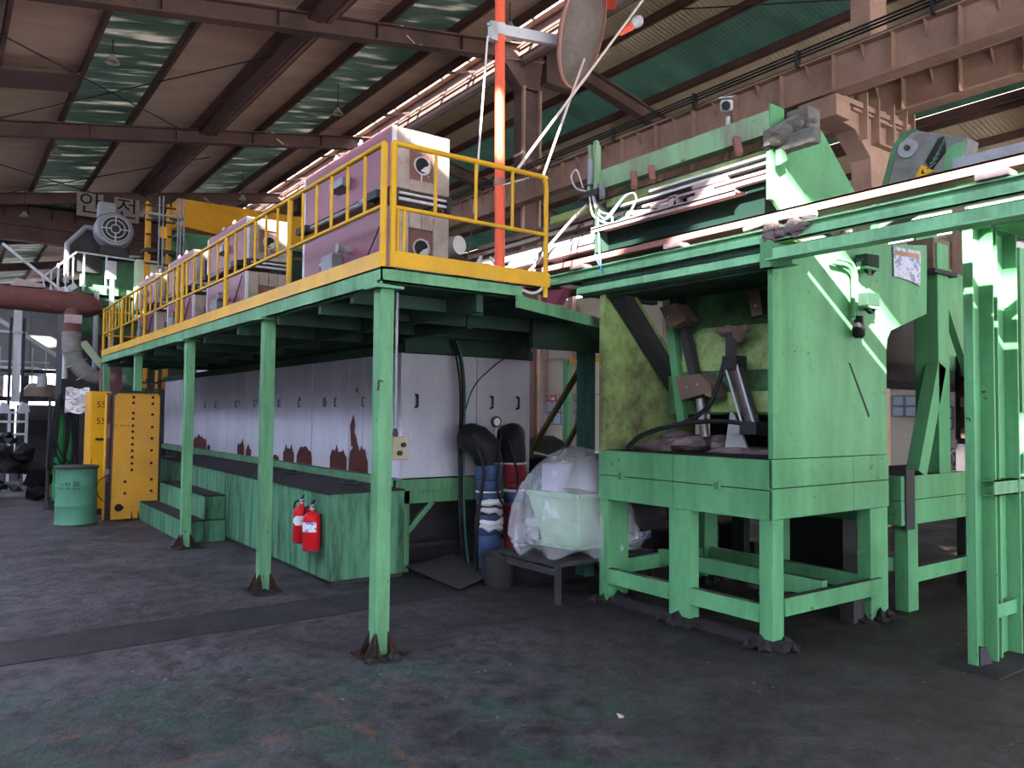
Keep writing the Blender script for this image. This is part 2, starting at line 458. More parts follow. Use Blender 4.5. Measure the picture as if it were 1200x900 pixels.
# ------------------------------------------------------------------ mesh builder
class B:
    def __init__(s):
        s.bm = bmesh.new()

    def box(s, x0, x1, y0, y1, z0, z1):
        v = [s.bm.verts.new(p) for p in ((x0, y0, z0), (x1, y0, z0), (x1, y1, z0), (x0, y1, z0),
                                         (x0, y0, z1), (x1, y0, z1), (x1, y1, z1), (x0, y1, z1))]
        for f in ((3, 2, 1, 0), (4, 5, 6, 7), (0, 1, 5, 4), (1, 2, 6, 5), (2, 3, 7, 6), (3, 0, 4, 7)):
            s.bm.faces.new([v[i] for i in f])
        return s

    def prism(s, pts, vec):
        """polygon pts (3D) extruded by vec"""
        vec = Vector(vec)
        a = [s.bm.verts.new(p) for p in pts]
        c = [s.bm.verts.new(Vector(p) + vec) for p in pts]
        n = len(pts)
        s.bm.faces.new(a[::-1])
        s.bm.faces.new(c)
        for i in range(n):
            j = (i + 1) % n
            s.bm.faces.new((a[i], a[j], c[j], c[i]))
        return s

    def bar(s, p0, p1, w, h, up=(0, 0, 1)):
        """rectangular bar; w across, h along up"""
        p0, p1 = Vector(p0), Vector(p1)
        d = (p1 - p0).normalized()
        u = Vector(up)
        sd_ = d.cross(u)
        if sd_.length < 1e-4:
            sd_ = d.cross(Vector((1, 0, 0)))
        sd_.normalize()
        u = sd_.cross(d).normalized()
        a, c = sd_ * w / 2, u * h / 2
        return s.prism([p0 - a - c, p0 + a - c, p0 + a + c, p0 - a + c], p1 - p0)

    def tube(s, pts, r, n=8, caps=True, closed=False):
        pts = [Vector(p) for p in pts]
        rs = r if isinstance(r, (list, tuple)) else [r] * len(pts)
        rings = []
        prev = None
        m = len(pts)
        for i, p in enumerate(pts):
            if closed:
                t = pts[(i + 1) % m] - pts[i - 1]
            elif i == 0:
                t = pts[1] - p
            elif i == m - 1:
                t = p - pts[i - 1]
            else:
                t = (pts[i + 1] - p).normalized() + (p - pts[i - 1]).normalized()
            t.normalize()
            if prev is None:
                a = t.orthogonal().normalized()
            else:
                a = prev - t * prev.dot(t)
                if a.length < 1e-5:
                    a = t.orthogonal()
                a.normalize()
            prev = a
            b2 = t.cross(a)
            rings.append([s.bm.verts.new(p + (a * math.cos(2 * PI * k / n) + b2 * math.sin(2 * PI * k / n)) * rs[i]) for k in range(n)])
        for i in range(m if closed else m - 1):
            A, C_ = rings[i], rings[(i + 1) % m]
            for k in range(n):
                s.bm.faces.new((A[k], A[(k + 1) % n], C_[(k + 1) % n], C_[k]))
        if caps and not closed:
            s.bm.faces.new(rings[0][::-1])
            s.bm.faces.new(rings[-1])
        return s

    def cyl(s, p0, p1, r, n=16, r1=None):
        return s.tube([p0, p1], [r, r if r1 is None else r1], n)

    def lathe(s, prof, c=(0, 0, 0), axis='Z', n=24):
        """prof: list of (radius, height) along axis from c"""
        c = Vector(c)
        rings = []
        for r, h in prof:
            ring = []
            for k in range(n):
                a = 2 * PI * k / n
                q = {'Z': Vector((r * math.cos(a), r * math.sin(a), h)), 'Y': Vector((r * math.cos(a), h, r * math.sin(a))),
                     'X': Vector((h, r * math.cos(a), r * math.sin(a)))}[axis]
                ring.append(s.bm.verts.new(c + q))
            rings.append(ring)
        for i in range(len(rings) - 1):
            for k in range(n):
                s.bm.faces.new((rings[i][k], rings[i][(k + 1) % n], rings[i + 1][(k + 1) % n], rings[i + 1][k]))
        s.bm.faces.new(rings[0][::-1])
        s.bm.faces.new(rings[-1])
        return s

    def blob(s, c, r, sub=3, amp=0.15, seed=1, flat=None):
        q = random.Random(seed)
        ph = [(q.uniform(0, 6), q.uniform(1.5, 4.5), q.uniform(1.5, 4.5), q.uniform(1.5, 4.5)) for _ in range(6)]
        res = bmesh.ops.create_icosphere(s.bm, subdivisions=sub, radius=1.0)
        for v in res['verts']:
            p = v.co.normalized()
            k = 1 + amp * sum(math.sin(a + b_ * p.x + c_ * p.y + d_ * p.z) for a, b_, c_, d_ in ph) / 2.2
            p = Vector((p.x * r[0], p.y * r[1], p.z * r[2])) * k
            if flat is not None and p.z < flat:
                p.z = flat
            v.co = Vector(c) + p
        return s

    def obj(s, name, m, parent=None, smooth=None, bev=0.0, kind=None, label=None):
        bm = s.bm
        bmesh.ops.recalc_face_normals(bm, faces=bm.faces)
        off = Vector(parent['_o']) if parent is not None and '_o' in parent else Vector((0, 0, 0))
        me = bpy.data.meshes.new(name)
        if parent is None:
            lo = Vector([min(v.co[i] for v in bm.verts) for i in range(3)])
            hi = Vector([max(v.co[i] for v in bm.verts) for i in range(3)])
            off = Vector(((lo.x + hi.x) / 2, (lo.y + hi.y) / 2, lo.z))
        if off.length:
            bmesh.ops.translate(bm, verts=bm.verts, vec=-off)
        bm.to_mesh(me)
        bm.free()
        me.materials.append(m)
        o = bpy.data.objects.new(name, me)
        COL.objects.link(o)
        if parent is None:
            o.location = off
            o['_o'] = tuple(off)
        else:
            o.parent = parent
            o['_o'] = tuple(off)
        if smooth is not None:
            for p in me.polygons:
                p.use_smooth = True
            me.set_sharp_from_angle(angle=math.radians(smooth))
        if bev > 0:
            md = o.modifiers.new('bevel', 'BEVEL')
            md.width = bev
            md.segments = 2
            md.limit_method = 'ANGLE'
            md.angle_limit = math.radians(50)
        if kind:
            o['kind'] = kind
        if label:
            o['label'] = label
        return o


def bez(*ps, n=10):
    """Catmull-Rom through points"""
    P = [Vector(p) for p in ps]
    P = [2 * P[0] - P[1]] + P + [2 * P[-1] - P[-2]]
    out = []
    for i in range(1, len(P) - 2):
        for k in range(n):
            t = k / n
            a, b_, c_, d_ = P[i - 1], P[i], P[i + 1], P[i + 2]
            out.append(0.5 * ((2 * b_) + (c_ - a) * t + (2 * a - 5 * b_ + 4 * c_ - d_) * t * t + (3 * b_ - a - 3 * c_ + d_) * t ** 3))
    out.append(P[-2])
    return out


def tag(o, label, cat, group=None, kind=None):
    o['label'] = label
    o['category'] = cat
    if group:
        o['group'] = group
    if kind:
        o['kind'] = kind
    return o


def thing(name, loc, label, cat, group=None, kind=None):
    o = bpy.data.objects.new(name, None)
    o.empty_display_size = 0.1
    o.location = loc
    o['_o'] = tuple(loc)
    COL.objects.link(o)
    return tag(o, label, cat, group, kind)


def dup(o, parent):
    """one more piece sharing the mesh (same parent space), returned for moving"""
    c = o.copy()
    COL.objects.link(c)
    c.parent = parent
    return c


def copy_tree(o, loc, label, parent=None):
    c = o.copy()
    COL.objects.link(c)
    if parent is None:
        c.location = loc
        c['label'] = label
    else:
        c.parent = parent
    for ch in list(o.children):
        copy_tree(ch, None, None, c)
    return c


def text_bm(txt, size, M4):
    """flat letters as a mesh builder, placed by the matrix M4 (letters in local XY)"""
    cu = bpy.data.curves.new('lettering', 'FONT')
    cu.body = txt
    cu.size = size
    cu.align_x = 'CENTER'
    cu.align_y = 'CENTER'
    cu.extrude = 0.001
    cu.resolution_u = 3
    o = bpy.data.objects.new('lettering', cu)
    COL.objects.link(o)
    bpy.context.view_layer.update()
    dg = bpy.context.evaluated_depsgraph_get()
    me = bpy.data.meshes.new_from_object(o.evaluated_get(dg))
    b = B()
    b.bm.from_mesh(me)
    b.bm.transform(M4)
    bpy.data.objects.remove(o)
    bpy.data.curves.remove(cu)
    bpy.data.meshes.remove(me)
    return b


def facing(loc, xdir, updir):
    x, u = Vector(xdir).normalized(), Vector(updir).normalized()
    n = x.cross(u)
    M4 = Matrix((x, u, n)).transposed().to_4x4()
    M4.translation = Vector(loc)
    return M4


FACE_MY = ((1, 0, 0), (0, 0, 1))      # sign read by someone looking along +y
FACE_MX = ((0, -1, 0), (0, 0, 1))     # sign read by someone looking along +x
INK = mat('black stencil ink', (0.02, 0.02, 0.022), 0.7, bump=0)

# ------------------------------------------------------------------ the hall: floor, roof, walls
def zl(x):
    return 10.74 + 0.176 * (x - 9.3)


def zr(x):
    return 10.74 - 0.21 * (x - 9.3)


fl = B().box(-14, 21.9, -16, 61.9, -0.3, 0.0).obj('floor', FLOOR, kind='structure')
yd = B().box(-70, 80, -70, 130, -0.9, -0.31).obj('yard_ground', YARD, kind='structure')  # unseen ground outside, kept pale to bounce sunlight up to the roof
# steel trench covers let into the floor (strip across the aisle), a little proud
for x0, x1 in ((-3.55, -1.665), (-1.645, 0.35), (0.37, 2.35), (2.37, 4.4)):
    B().box(x0, x1, 1.22, 1.85, 0.0005, 0.007).obj('trench_cover', TRN, fl)

for x in (-1.655, .36, 2.36):
    B().box(x - .012, x + .012, 1.22, 1.85, 0.0003, 0.004).obj('cover_joint', BLK, fl)
ceil = thing('ceiling', (0, 0, 0), 'roof', 'roof')
del ceil['label'], ceil['category']
ceil['kind'] = 'structure'
FY = [-14.05, -6.25, 1.55, 9.35, 17.15, 24.95, 32.75, 40.55, 48.35, 56.15]     # roof frames


def sheet(x0, x1, y0, y1, zf, name, m):
    B().prism([(x0, y0, zf(x0)), (x1, y0, zf(x1)), (x1, y1, zf(x1)), (x0, y1, zf(x0))], (0, 0, 0.04)).obj(name, m, ceil)


LSTR = [(-15.0, -9.25, 0), (-9.2, -6.9, 2), (-6.85, -5.70, 0), (-4.97, -1.75, 0), (-1.7, -0.25, 0), (-0.2, 1.28, 1), (1.33, 2.95, 0), (2.98, 3.63, 0), (3.66, 4.72, 0),  # frosted strip and far-left overhang are unseen, shaped for the light
        (4.78, 6.35, 1), (6.4, 7.52, 0), (7.92, 9.3, 0)]
RSTR = [(9.3, 10.85, 0), (10.9, 12.36, 1), (12.4, 14.6, 0), (14.65, 15.4, 0), (15.45, 16.9, 1), (16.95, 18.6, 0), (18.65, 22.2, 0)]
for i in range(len(FY) - 1):
    ya, yb = FY[i], FY[i + 1]
    for x0, x1, t in LSTR:
        sheet(x0, x1, ya, yb, zl, 'skylight_sheet' if t else 'roof_sheet', (ROOFL, SKYL, FROST)[t])
    for x0, x1, t in RSTR:
        sheet(x0, x1, ya, yb, zr, 'skylight_sheet' if t else 'roof_sheet', SKYR if t else ROOFR)
y0, y1 = FY[0], FY[-1]


def purlin(x, zf, wd=0.09, h=0.2, m=BP):
    s = zf(x)
    b = B()
    b.box(x - wd / 2, x - wd / 2 + 0.012, y0, y1, s - h, s - 0.006)
    b.box(x - wd / 2, x + wd / 2, y0, y1, s - h, s - h + 0.012)
    b.box(x - wd / 2, x + wd / 2, y0, y1, s - 0.02, s - 0.006)
    b.obj('purlin', m, ceil)


for x in (-9.22, -6.87, -3.6, -1.72, -0.23, 1.3, 2.96, 3.64, 4.74, 6.38, 7.5, 8.4):
    purlin(x, zl)
for x in (10.0, 10.87, 12.38, 13.4, 14.6, 15.42, 16.93, 17.25, 18.6, 20.2):
    purlin(x, zr)
# boxed gutter-like double member between two purlins
B().prism([(3.05, y0, zl(3.05) - .12), (3.5, y0, zl(3.5) - .12), (3.5, y0, zl(3.5) - .3), (3.3, y0, zl(3.3) - .36), (3.05, y0, zl(3.05) - .3)], (0, y1 - y0, 0)).obj('roof_beam', BD, ceil)
B().box(3.42, 3.5, y0, y1, zl(3.5) - .36, zl(3.5) - .3).obj('roof_pipe', RR, ceil)
# ridge vent: dark louvre strip and truss beside the bright slit
RF_H = 0.58
for yk in FY:
    b = B()
    for xa, xb, zf in ((-9.4, 9.3, zl), (9.3, 21.8, zr)):
        for k0, k1, hw in ((-RF_H, -RF_H + .03, .13), (-RF_H + .03, -.23, .012), (-.23, -.2, .13)):
            b.prism([(xa, yk - hw, zf(xa) + k0), (xb, yk - hw, zf(xb) + k0), (xb, yk - hw, zf(xb) + k1), (xa, yk - hw, zf(xa) + k1)], (0, 2 * hw, 0))
    b.obj('rafter', BD, ceil)
    b = B()
    for q in range(-4, 10):
        x = q * 2.05 + .4
        if x < 9:
            b.box(x, x + .012, yk - .12, yk + .12, zl(x) - RF_H + .03, zl(x) - .22)
    b.obj('rafter_stiffener', BD, ceil, kind='stuff')
    B().box(8.9, 9.7, yk - .14, yk + .14, 9.6, 10.25).obj('ridge_plate', BD, ceil)
    # vent truss web across the slit
    for x in (7.66,):
        B().bar((7.2, yk + 1.6, zl(7.2) - .4), (8.7, yk + 1.9, zl(8.7) - .1), .05, .06).obj('vent_strut', BD, ceil)
        B().bar((7.2, yk + 5.0, zl(7.2) - .4), (8.7, yk + 5.3, zl(8.7) - .1), .05, .06).obj('vent_strut', BD, ceil)
k = y0 + 0.4
while k < 45:
    B().bar((7.5, k, zl(7.5) + .03), (7.95, k, zl(7.95) + .03), .07, .05).obj('slit_bar', BD, ceil)
    k += 1.3
# long dark ridge vent side
B().prism([(8.15, y0, zl(8.15) - .02), (8.2, y0, zl(8.2) - .75), (8.25, y0, zl(8.25) - .75), (8.2, y0, zl(8.2) - .02)], (0, y1 - y0, 0)).obj('vent_side_panel', BD, ceil)
for z_ in (.3, .55):
    B().tube([(8.1, y0, zl(8.1) - z_), (8.1, y1, zl(8.1) - z_)], .025, 6).obj('vent_pipe', BD, ceil)
# thin bracing rods under the roof
for (xa, ya), (xb, yb) in (((-1.8, 11.7), (3.1, 17.6)), ((-1.53, 16.7), (3.44, 10.9)), ((-1.3, 21.0), (1.7, 24.8)), ((-1.05, 24.7), (4.0, 19.6)),
                           ((9.9, 6.0), (12.6, 1.9)), ((11.4, 16.5), (14.8, 10.0))):
    zf = zl if xa < 9 else zr
    B().tube([(xa, ya, zf(xa) - .28), (xb, yb, zf(xb) - .28)], .016, 6).obj('bracing_rod', DKM, ceil)
B().prism([(-3.0, 13.4, zl(-3) - .3), (-.3, 13.4, zl(-.3) - .3), (-.3, 14.5, zl(-.3) - .3), (-3.0, 14.5, zl(-3) - .3)], (0, 0, .05)).obj('dark_roof_plate', BD, ceil)  # flat dark plate across part of the roof bay

# hanging lamps (unlit)
for x, y, z, lab in ((0.02, 11.6, 8.45, 'small bell lamp hanging under the near teal skylight'), (5.2, 12.8, 9.05, 'round lamp hanging left of the ridge slit beyond the second roof frame'),
                     (5.6, 21.5, 8.9, 'distant round lamp under the far teal skylight near the slit'), (6.6, 7.55, 9.5, 'lamp below the rafter near the orange pole top'),
                     (-0.15, 19.0, 8.6, 'bell lamp just beyond the long dark rafter'), (-.45, 24.2, 7.9, 'farthest bell lamp above the brown crane bridge')):
    t = thing('bay_lamp', (x, y, z), lab, 'lamp', 'hanging bay lamps')
    B().lathe([(.04, .16), (.07, .10), (.13, .02), (.14, 0.0), (.12, 0.0), (.05, .08)], (x, y, z), n=20).obj('lamp_shade', LAMPM, t, 40)
    B().tube([(x, y, z + .19), (x, y, zl(x) - .2)], .012, 6).obj('stem', DKM, t)

# walls: right side wall and far end wall
wr = B().box(22.0, 22.12, -14, 62, 0, 7.3).obj('wall_right', WALLB, kind='structure')
for k in range(36):
    z = .2 + k * .2
    B().box(21.975, 22.0, -14, 62, z, z + .03).obj('wall_rib', WALLB, wr)
for yk in (23.23, 25.38, 5.6, 9.35, 17.15, 1.55, -6.2, 29.5):
    B().box(21.7, 21.97, yk - .18, yk + .18, 0, 8.0).obj('wall_post', WALLC, wr)
B().box(21.6, 21.7, -14, 62, 4.35, 4.47).obj('wall_girt', WALLC, wr)
B().box(21.6, 21.7, -14, 62, 2.62, 2.7).obj('wall_girt', WALLC, wr)
wl = B()  # unseen wall, placed to hold off low daylight from the left
wl.box(-9.4, -9.2, -16, 62, 0, 5.9).box(-9.4, -9.2, -16, 62, 7.15, 7.4)
wl.obj('wall_left', WALLG, kind='structure')
cw = B().box(-9.32, -9.28, -16, 62, 5.9, 7.15).obj('window_4', FROST, kind='structure')  # unseen, sized and frosted to send soft high light from the left
for k in range(40):
    B().box(-9.28, -9.22, -15.95 + k * 2, -15.87 + k * 2, 5.9, 7.15).obj('window_bar', GY, cw)
wf_ = B()
wf_.box(-9.2, 22, -16.2, -16, 4.4, 8.3)  # unseen wall, its low opening shaped to let bounced light in
wf_.obj('wall_front', WALLG, kind='structure')
# windows low in that wall, seen through the gaps
for n, (ya, yb, za, zb) in enumerate(((22.2, 25.9, 1.25, 2.4), (6.95, 7.75, 1.75, 2.4), (5.9, 6.9, 1.4, 2.05))):
    f = B().box(21.9, 21.96, ya, yb, za, zb).obj('window_%d' % (n + 1), GLASS, kind='structure')
    nb = max(2, int((yb - ya) / .6))
    for i in range(nb + 1):
        yy = ya + (yb - ya) * i / nb
        B().box(21.86, 21.9, yy - .03, yy + .03, za, zb).obj('window_bar', GY, f)
    for zz in (za, (za + zb) / 2, zb):
        B().box(21.86, 21.9, ya, yb, zz - .03, zz + .03).obj('window_bar', GY, f)
wbk = B()
wbk.box(-14, -3.5, 62, 62.2, 0, 7).box(6, 22, 62, 62.2, 0, 7.4).box(-3.5, 6, 62, 62.2, 4.6, 8.2)
wbk.obj('wall_back', WALLG, kind='structure')
# roller shutter high on the right wall, seen past the ladder posts
sh = B().box(15.9, 16.0, -.6, 2.28, 0.0, 5.3).obj('door_1', WALLG, kind='structure')
for k in range(24):
    z = 1.7 + k * .15
    B().prism([(15.9, -.6, z), (15.86, -.6, z + .03), (15.86, -.6, z + .1), (15.9, -.6, z + .13)], (0, 2.88, 0)).obj('shutter_slat', WALLG, sh)

# ------------------------------------------------------------------ columns and crane girders
c1 = thing('steel_column', (9.33, 1.55, 0), 'brown box column with stepped crane bracket behind the green machine hood', 'column', 'ridge columns')
B().box(9.08, 9.58, 1.35, 1.68, 0, 5.3).obj('shaft', BR, c1, bev=.01)
B().box(9.08, 9.58, 1.35, 1.68, 7.35, 10.2).obj('upper_shaft', BR, c1, bev=.01)
B().prism([(9.08, 1.35, 5.3), (9.62, 1.35, 5.3), (9.62, 1.35, 6.25), (10.12, 1.35, 6.35), (10.12, 1.35, 6.62), (9.62, 1.35, 6.60), (8.25, 1.35, 6.42), (8.22, 1.35, 6.14), (8.62, 1.35, 6.10), (9.06, 1.35, 5.75)], (0, .33, 0)).obj('bracket_core', BR, c1, bev=.01)
B().box(7.86, 8.22, 1.2, 1.83, 6.1, 6.42).obj('bearing_block', BR, c1, bev=.01)
B().box(8.15, 10.2, 1.28, 1.75, 6.42, 6.5).obj('bracket_plate', BR, c1)
B().box(8.5, 10.25, 1.3, 1.73, 6.36, 6.4).obj('bracket_plate', BR, c1)
for x in (8.75, 9.1, 9.55, 9.95, 10.2):
    B().box(x - .015, x + .015, 1.22, 1.36, 5.95 if x < 10 else 6.1, 6.66).obj('bracket_stiffener', BR, c1)
B().prism([(9.62, 1.36, 5.9), (10.2, 1.36, 6.4), (9.62, 1.36, 6.4)], (0, .3, 0)).obj('bracket_gusset', BR, c1)
for z in (5.95, 6.3):
    B().box(9.08, 9.62, 1.24, 1.36, z, z + .03).obj('bracket_stiffener', BR, c1)

c2 = thing('steel_column', (8.5, 9.45, 0), 'brown column with flared head behind the orange pole', 'column', 'ridge columns')
B().box(8.25, 8.75, 9.3, 9.63, 0, 9.35).obj('shaft', BD, c2, bev=.01)
B().box(8.23, 8.29, 9.22, 9.3, 0, 9.35).obj('shaft_flange', BR, c2)
B().box(8.71, 8.77, 9.22, 9.3, 0, 9.35).obj('shaft_flange', BR, c2)
B().prism([(8.25, 9.3, 9.3), (8.75, 9.3, 9.3), (8.85, 9.3, 10.05), (7.7, 9.3, 9.85)], (0, .33, 0)).obj('column_head', BD, c2)
B().prism([(7.7, 9.24, 9.85), (8.85, 9.24, 10.05), (8.85, 9.24, 10.1), (7.7, 9.24, 9.9)], (0, .45, 0)).obj('head_plate', BR, c2)


def girder(x, za, zb, lab, ya=-4.5, yb=17.0, m=BR):
    g = thing('crane_girder', (x, (ya + yb) / 2, za), lab, 'girder', 'crane girders')
    B().box(x - .008, x + .008, ya, yb, za + .02, zb - .02).obj('web', m, g)
    B().box(x - .13, x + .13, ya, yb, za, za + .025).obj('bottom_flange', m, g)
    B().box(x - .14, x + .14, ya, yb, zb - .025, zb).obj('top_flange', m, g)
    B().box(x - .035, x + .035, ya, yb, zb, zb + .07).obj('crane_rail', DKM, g)
    st = None
    k = ya + .5
    i = 0
    sh_, sf = None, None
    while k < yb - .3:
        full = i % 2 == 0
        if full:
            if sf is None:
                sf = B().box(x - .12, x + .12, -.009, .009, za + .025, zb - .025).obj('stiffener', m, g)
                o = sf
            else:
                o = dup(sf, g)
        else:
            if sh_ is None:
                sh_ = B().prism([(x - .13, -.007, zb - .03), (x - .01, -.007, zb - .03), (x - .01, -.007, zb - .26)], (0, .014, 0)).obj('top_gusset', m, g)
                o = sh_
            else:
                o = dup(sh_, g)
        # meshes were shifted to the thing's base: move along y
        o.location = (0, k, 0)
        i += 1
        k += .44
    return g


g1 = girder(8.0, 6.46, 7.04, 'nearer brown crane girder with evenly spaced web stiffeners')
for z in (7.13, 7.18, 7.23):
    B().tube([(7.83, -4.5, z), (7.83, 17, z)], .016, 6).obj('conductor_bar', BLK, g1)
for yk in (-2.2, -.2, 1.8, 3.8, 5.8, 7.8, 9.8):
    B().box(7.8, 7.9, yk, yk + .04, 7.0, 7.26).obj('bar_bracket', DKM, g1)
girder(10.02, 6.66, 7.24, 'farther brown crane girder on the other side of the bracketed column', yb=9.0, m=BR)

# brown bridge crane far away on the left
br = thing('bridge_crane', (4.0, 26.5, 7.4), 'long brown bridge crane beam spanning under the far roof', 'crane')
B().box(-9, 8.2, 26.4, 26.75, 7.55, 8.75).obj('bridge_girder', BD, br)
B().box(-9, 8.2, 26.28, 26.42, 8.02, 8.14).obj('bridge_rail', BP, br)
B().box(-9, 8.2, 26.2, 26.6, 7.5, 7.62).obj('bottom_flange', BP, br)
B().box(-9, 8.2, 26.0, 26.4, 8.75, 8.83).obj('walkway', DKM, br)
for x in (-.9, -.2, .5, 1.2):
    B().tube([(x, 26.1, 8.3), (x, 26.1, 9.1)], .03, 6).obj('bridge_handrail_post', DKM, br)
B().tube([(-2, 26.1, 9.05), (1.3, 26.1, 9.05)], .025, 6).obj('bridge_handrail', DKM, br)
SIGNP = mat('pale sign plate', (0.33, 0.28, 0.26), 0.7)
for x, ch, lab in ((1.48, '\uc548', 'first grey safety sign hung before the brown bridge crane'), (2.62, '\uc804', 'second grey safety sign, nearer the yellow ladder tower')):
    sg = thing('safety_sign', (x, 24.8, 8.31), lab, 'sign', 'safety signs')
    B().box(x - .40, x + .40, 24.76, 24.80, 8.31, 9.13).obj('sign_plate', SIGNP, sg)
    text_bm(ch, .78, facing((x, 24.755, 8.72), *FACE_MY)).obj('lettering', INK, sg)

# yellow crane girder with green end carriage
yc = thing('overhead_crane', (5.0, 18, 6.6), 'yellow overhead crane beam on a green end carriage', 'crane')
B().prism([(2.75, 18, 6.93), (2.75, 18, 7.68), (8.6, 18, 7.72), (8.6, 18, 6.75), (5.0, 18, 6.68)], (0, .7, 0)).obj('main_girder', YG, yc)
B().box(2.75, 8.6, 17.9, 18.8, 6.62, 6.72).obj('bottom_flange', GB, yc)
B().prism([(3.0, 17.9, 5.6), (3.9, 17.9, 6.62), (3.0, 17.9, 6.62)], (0, .5, 0)).obj('carriage_bracket', GB, yc)
B().box(2.6, 5.2, 18.6, 19.0, 4.6, 6.6).obj('end_carriage', GB, yc)
for x in (2.8, 8.2):
    B().box(x, x + .25, 18.62, 18.9, 0, 4.6).obj('runway_post', GK, yc)
B().box(3.8, 4.4, 18.45, 18.6, 5.6, 6.2).obj('carriage_motor', GK, yc)
B().box(5.2, 8.4, 18.7, 18.9, 4.4, 6.5).obj('service_panel', GK, yc)

# ------------------------------------------------------------------ raised steel platform
pf = thing('steel_platform', (1.5, 5.7, 0), 'long green steel platform on slim posts carrying the purple furnace boxes', 'platform')
PY1 = 11.6
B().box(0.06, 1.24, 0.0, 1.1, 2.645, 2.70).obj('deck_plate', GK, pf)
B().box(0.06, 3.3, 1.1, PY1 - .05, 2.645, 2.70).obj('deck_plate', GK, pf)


def channel_y(x, ya, yb, za, zb, m, face=-1):
    b = B()
    b.box(x, x + .012, ya, yb, za, zb) if face < 0 else b.box(x - .012, x, ya, yb, za, zb)
    d = .07
    xa, xb = (x, x + d) if face < 0 else (x - d, x)
    b.box(xa, xb, ya, yb, za, za + .012).box(xa, xb, ya, yb, zb - .012, zb)
    return b


def channel_x(y, xa, xb, za, zb):
    b = B()
    b.box(xa, xb, y, y + .012, za, zb).box(xa, xb, y, y + .07, za, za + .012).box(xa, xb, y, y + .07, zb - .012, zb)
    return b


channel_y(-0.02, -.04, PY1, 2.605, 2.735, G).obj('edge_beam', G, pf)
channel_x(-0.04, -.02, 1.23, 2.635, 2.74).obj('edge_beam', G, pf)
B().bar((1.16, -.06, 2.60), (2.72, .634, 2.60), .02, .10).obj('landing_beam', G, pf)
B().prism([(1.18, -.03, 2.645), (2.7, .65, 2.645), (2.7, 1.1, 2.645), (1.2, 1.1, 2.645)], (0, 0, .012)).obj('landing_plate', GK, pf)
channel_x(PY1, -.02, 3.3, 2.605, 2.735).obj('edge_beam', G, pf)
for x in (.85, 1.45):
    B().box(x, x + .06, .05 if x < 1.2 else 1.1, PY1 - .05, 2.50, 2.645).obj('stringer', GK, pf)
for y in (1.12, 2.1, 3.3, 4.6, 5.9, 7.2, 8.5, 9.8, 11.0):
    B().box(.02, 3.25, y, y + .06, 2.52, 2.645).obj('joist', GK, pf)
B().box(2.2, 3.3, 1.06, 1.12, 2.36, 2.645).obj('stringer', GK, pf)  # dark plate filling the gap, standing in for shade under the landing
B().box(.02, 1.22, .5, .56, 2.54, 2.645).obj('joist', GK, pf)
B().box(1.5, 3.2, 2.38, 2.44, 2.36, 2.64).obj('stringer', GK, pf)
GUS = mat('rusted base steel', (0.022, 0.016, 0.015), 0.8, dirt=(0.06, 0.024, 0.014), damt=0.6, dscale=8, bump=.4)
for i, y in enumerate((-.035, 2.38, 5.28, 8.42, 11.3)):
    p = B().box(-.02, .09, y, y + .11, 0.012, 2.585).obj('post', G, pf, bev=.006)
    B().box(-.07, .14, y - .05, y + .16, 2.585, 2.605).obj('cap_plate', G, p)
    B().box(-.11, .18, y - .09, y + .2, 0.0, .014).obj('base_plate', GUS, p)
    for sx in (-.02, .075):
        B().prism([(sx, y, .014), (sx, y - .08, .014), (sx, y, .17)], (.012, 0, 0)).obj('base_gusset', GUS, p)
        B().prism([(sx, y + .11, .014), (sx, y + .19, .014), (sx, y + .11, .17)], (.012, 0, 0)).obj('base_gusset', GUS, p)
    for sy in (y + .005, y + .09):
        B().prism([(-.02, sy, .014), (-.10, sy, .014), (-.02, sy, .17)], (0, .012, 0)).obj('base_gusset', GUS, p)
        B().prism([(.09, sy, .014), (.17, sy, .014), (.09, sy, .17)], (0, .012, 0)).obj('base_gusset', GUS, p)
    for q in range(5):
        b = B()
        b.blob((-.12 + rnd.random() * .33, y - .12 + rnd.random() * .1, .018), (.03, .03, .025), 1, .3, i * 7 + q, flat=-.012)
        if i < 3:
            b.obj('grit_lump', DIRT, p)
        else:
            b.bm.free()
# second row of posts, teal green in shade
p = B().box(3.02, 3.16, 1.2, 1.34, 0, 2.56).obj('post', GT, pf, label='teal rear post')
B().bar((4.10, 4.63, .0), (3.12, 1.30, 2.31), .05, .05).obj('diagonal_brace', mat('brown brace paint', (.10, .075, .02), .6), pf, label='brown diagonal brace')
B().bar((4.07, 3.76, .0), (3.17, 1.33, 1.80), .045, .045).obj('diagonal_brace', MATS['brown brace paint'], pf)

gr = thing('guard_rail', (0.02, 5.7, 2.735), 'yellow tubular guard rail with toe board along the platform edge', 'railing')
B().tube([(0, -.02, 3.63), (0, PY1 - .05, 3.63)], .021, 10).obj('top_rail', YL, gr, 40)
B().tube([(0, -.02, 3.18), (0, PY1 - .05, 3.16)], .017, 10).obj('mid_rail', YL, gr, 40)
B().box(-.024, -.018, -.03, PY1, 2.737, 2.85).obj('toe_board', YL, gr)
B().box(0.06, 1.50, -.055, -.045, 2.745, 2.86).obj('toe_board', YL, gr)
for y in (-.02, 1.82, 3.73, 5.62, 5.88, 7.88, 9.7, PY1 - .06):
    B().tube([(0, y, 2.74), (0, y, 3.63)], .025, 10).obj('stanchion', YL, gr, 40)
ys = [-.02, 1.82, 3.73, 5.75, 7.88, 9.7, PY1 - .06]
bl = None
for a, c in zip(ys[:-1], ys[1:]):
    for k in range(1, 6):
        y = a + (c - a) * k / 6
        if bl is None:
            bl = B().tube([(0, 0, 3.17), (0, 0, 3.62)], .0135, 8).obj('baluster', YL, gr, 40)
            o = bl
        else:
            o = dup(bl, gr)
        o.location = (0, y, 0)
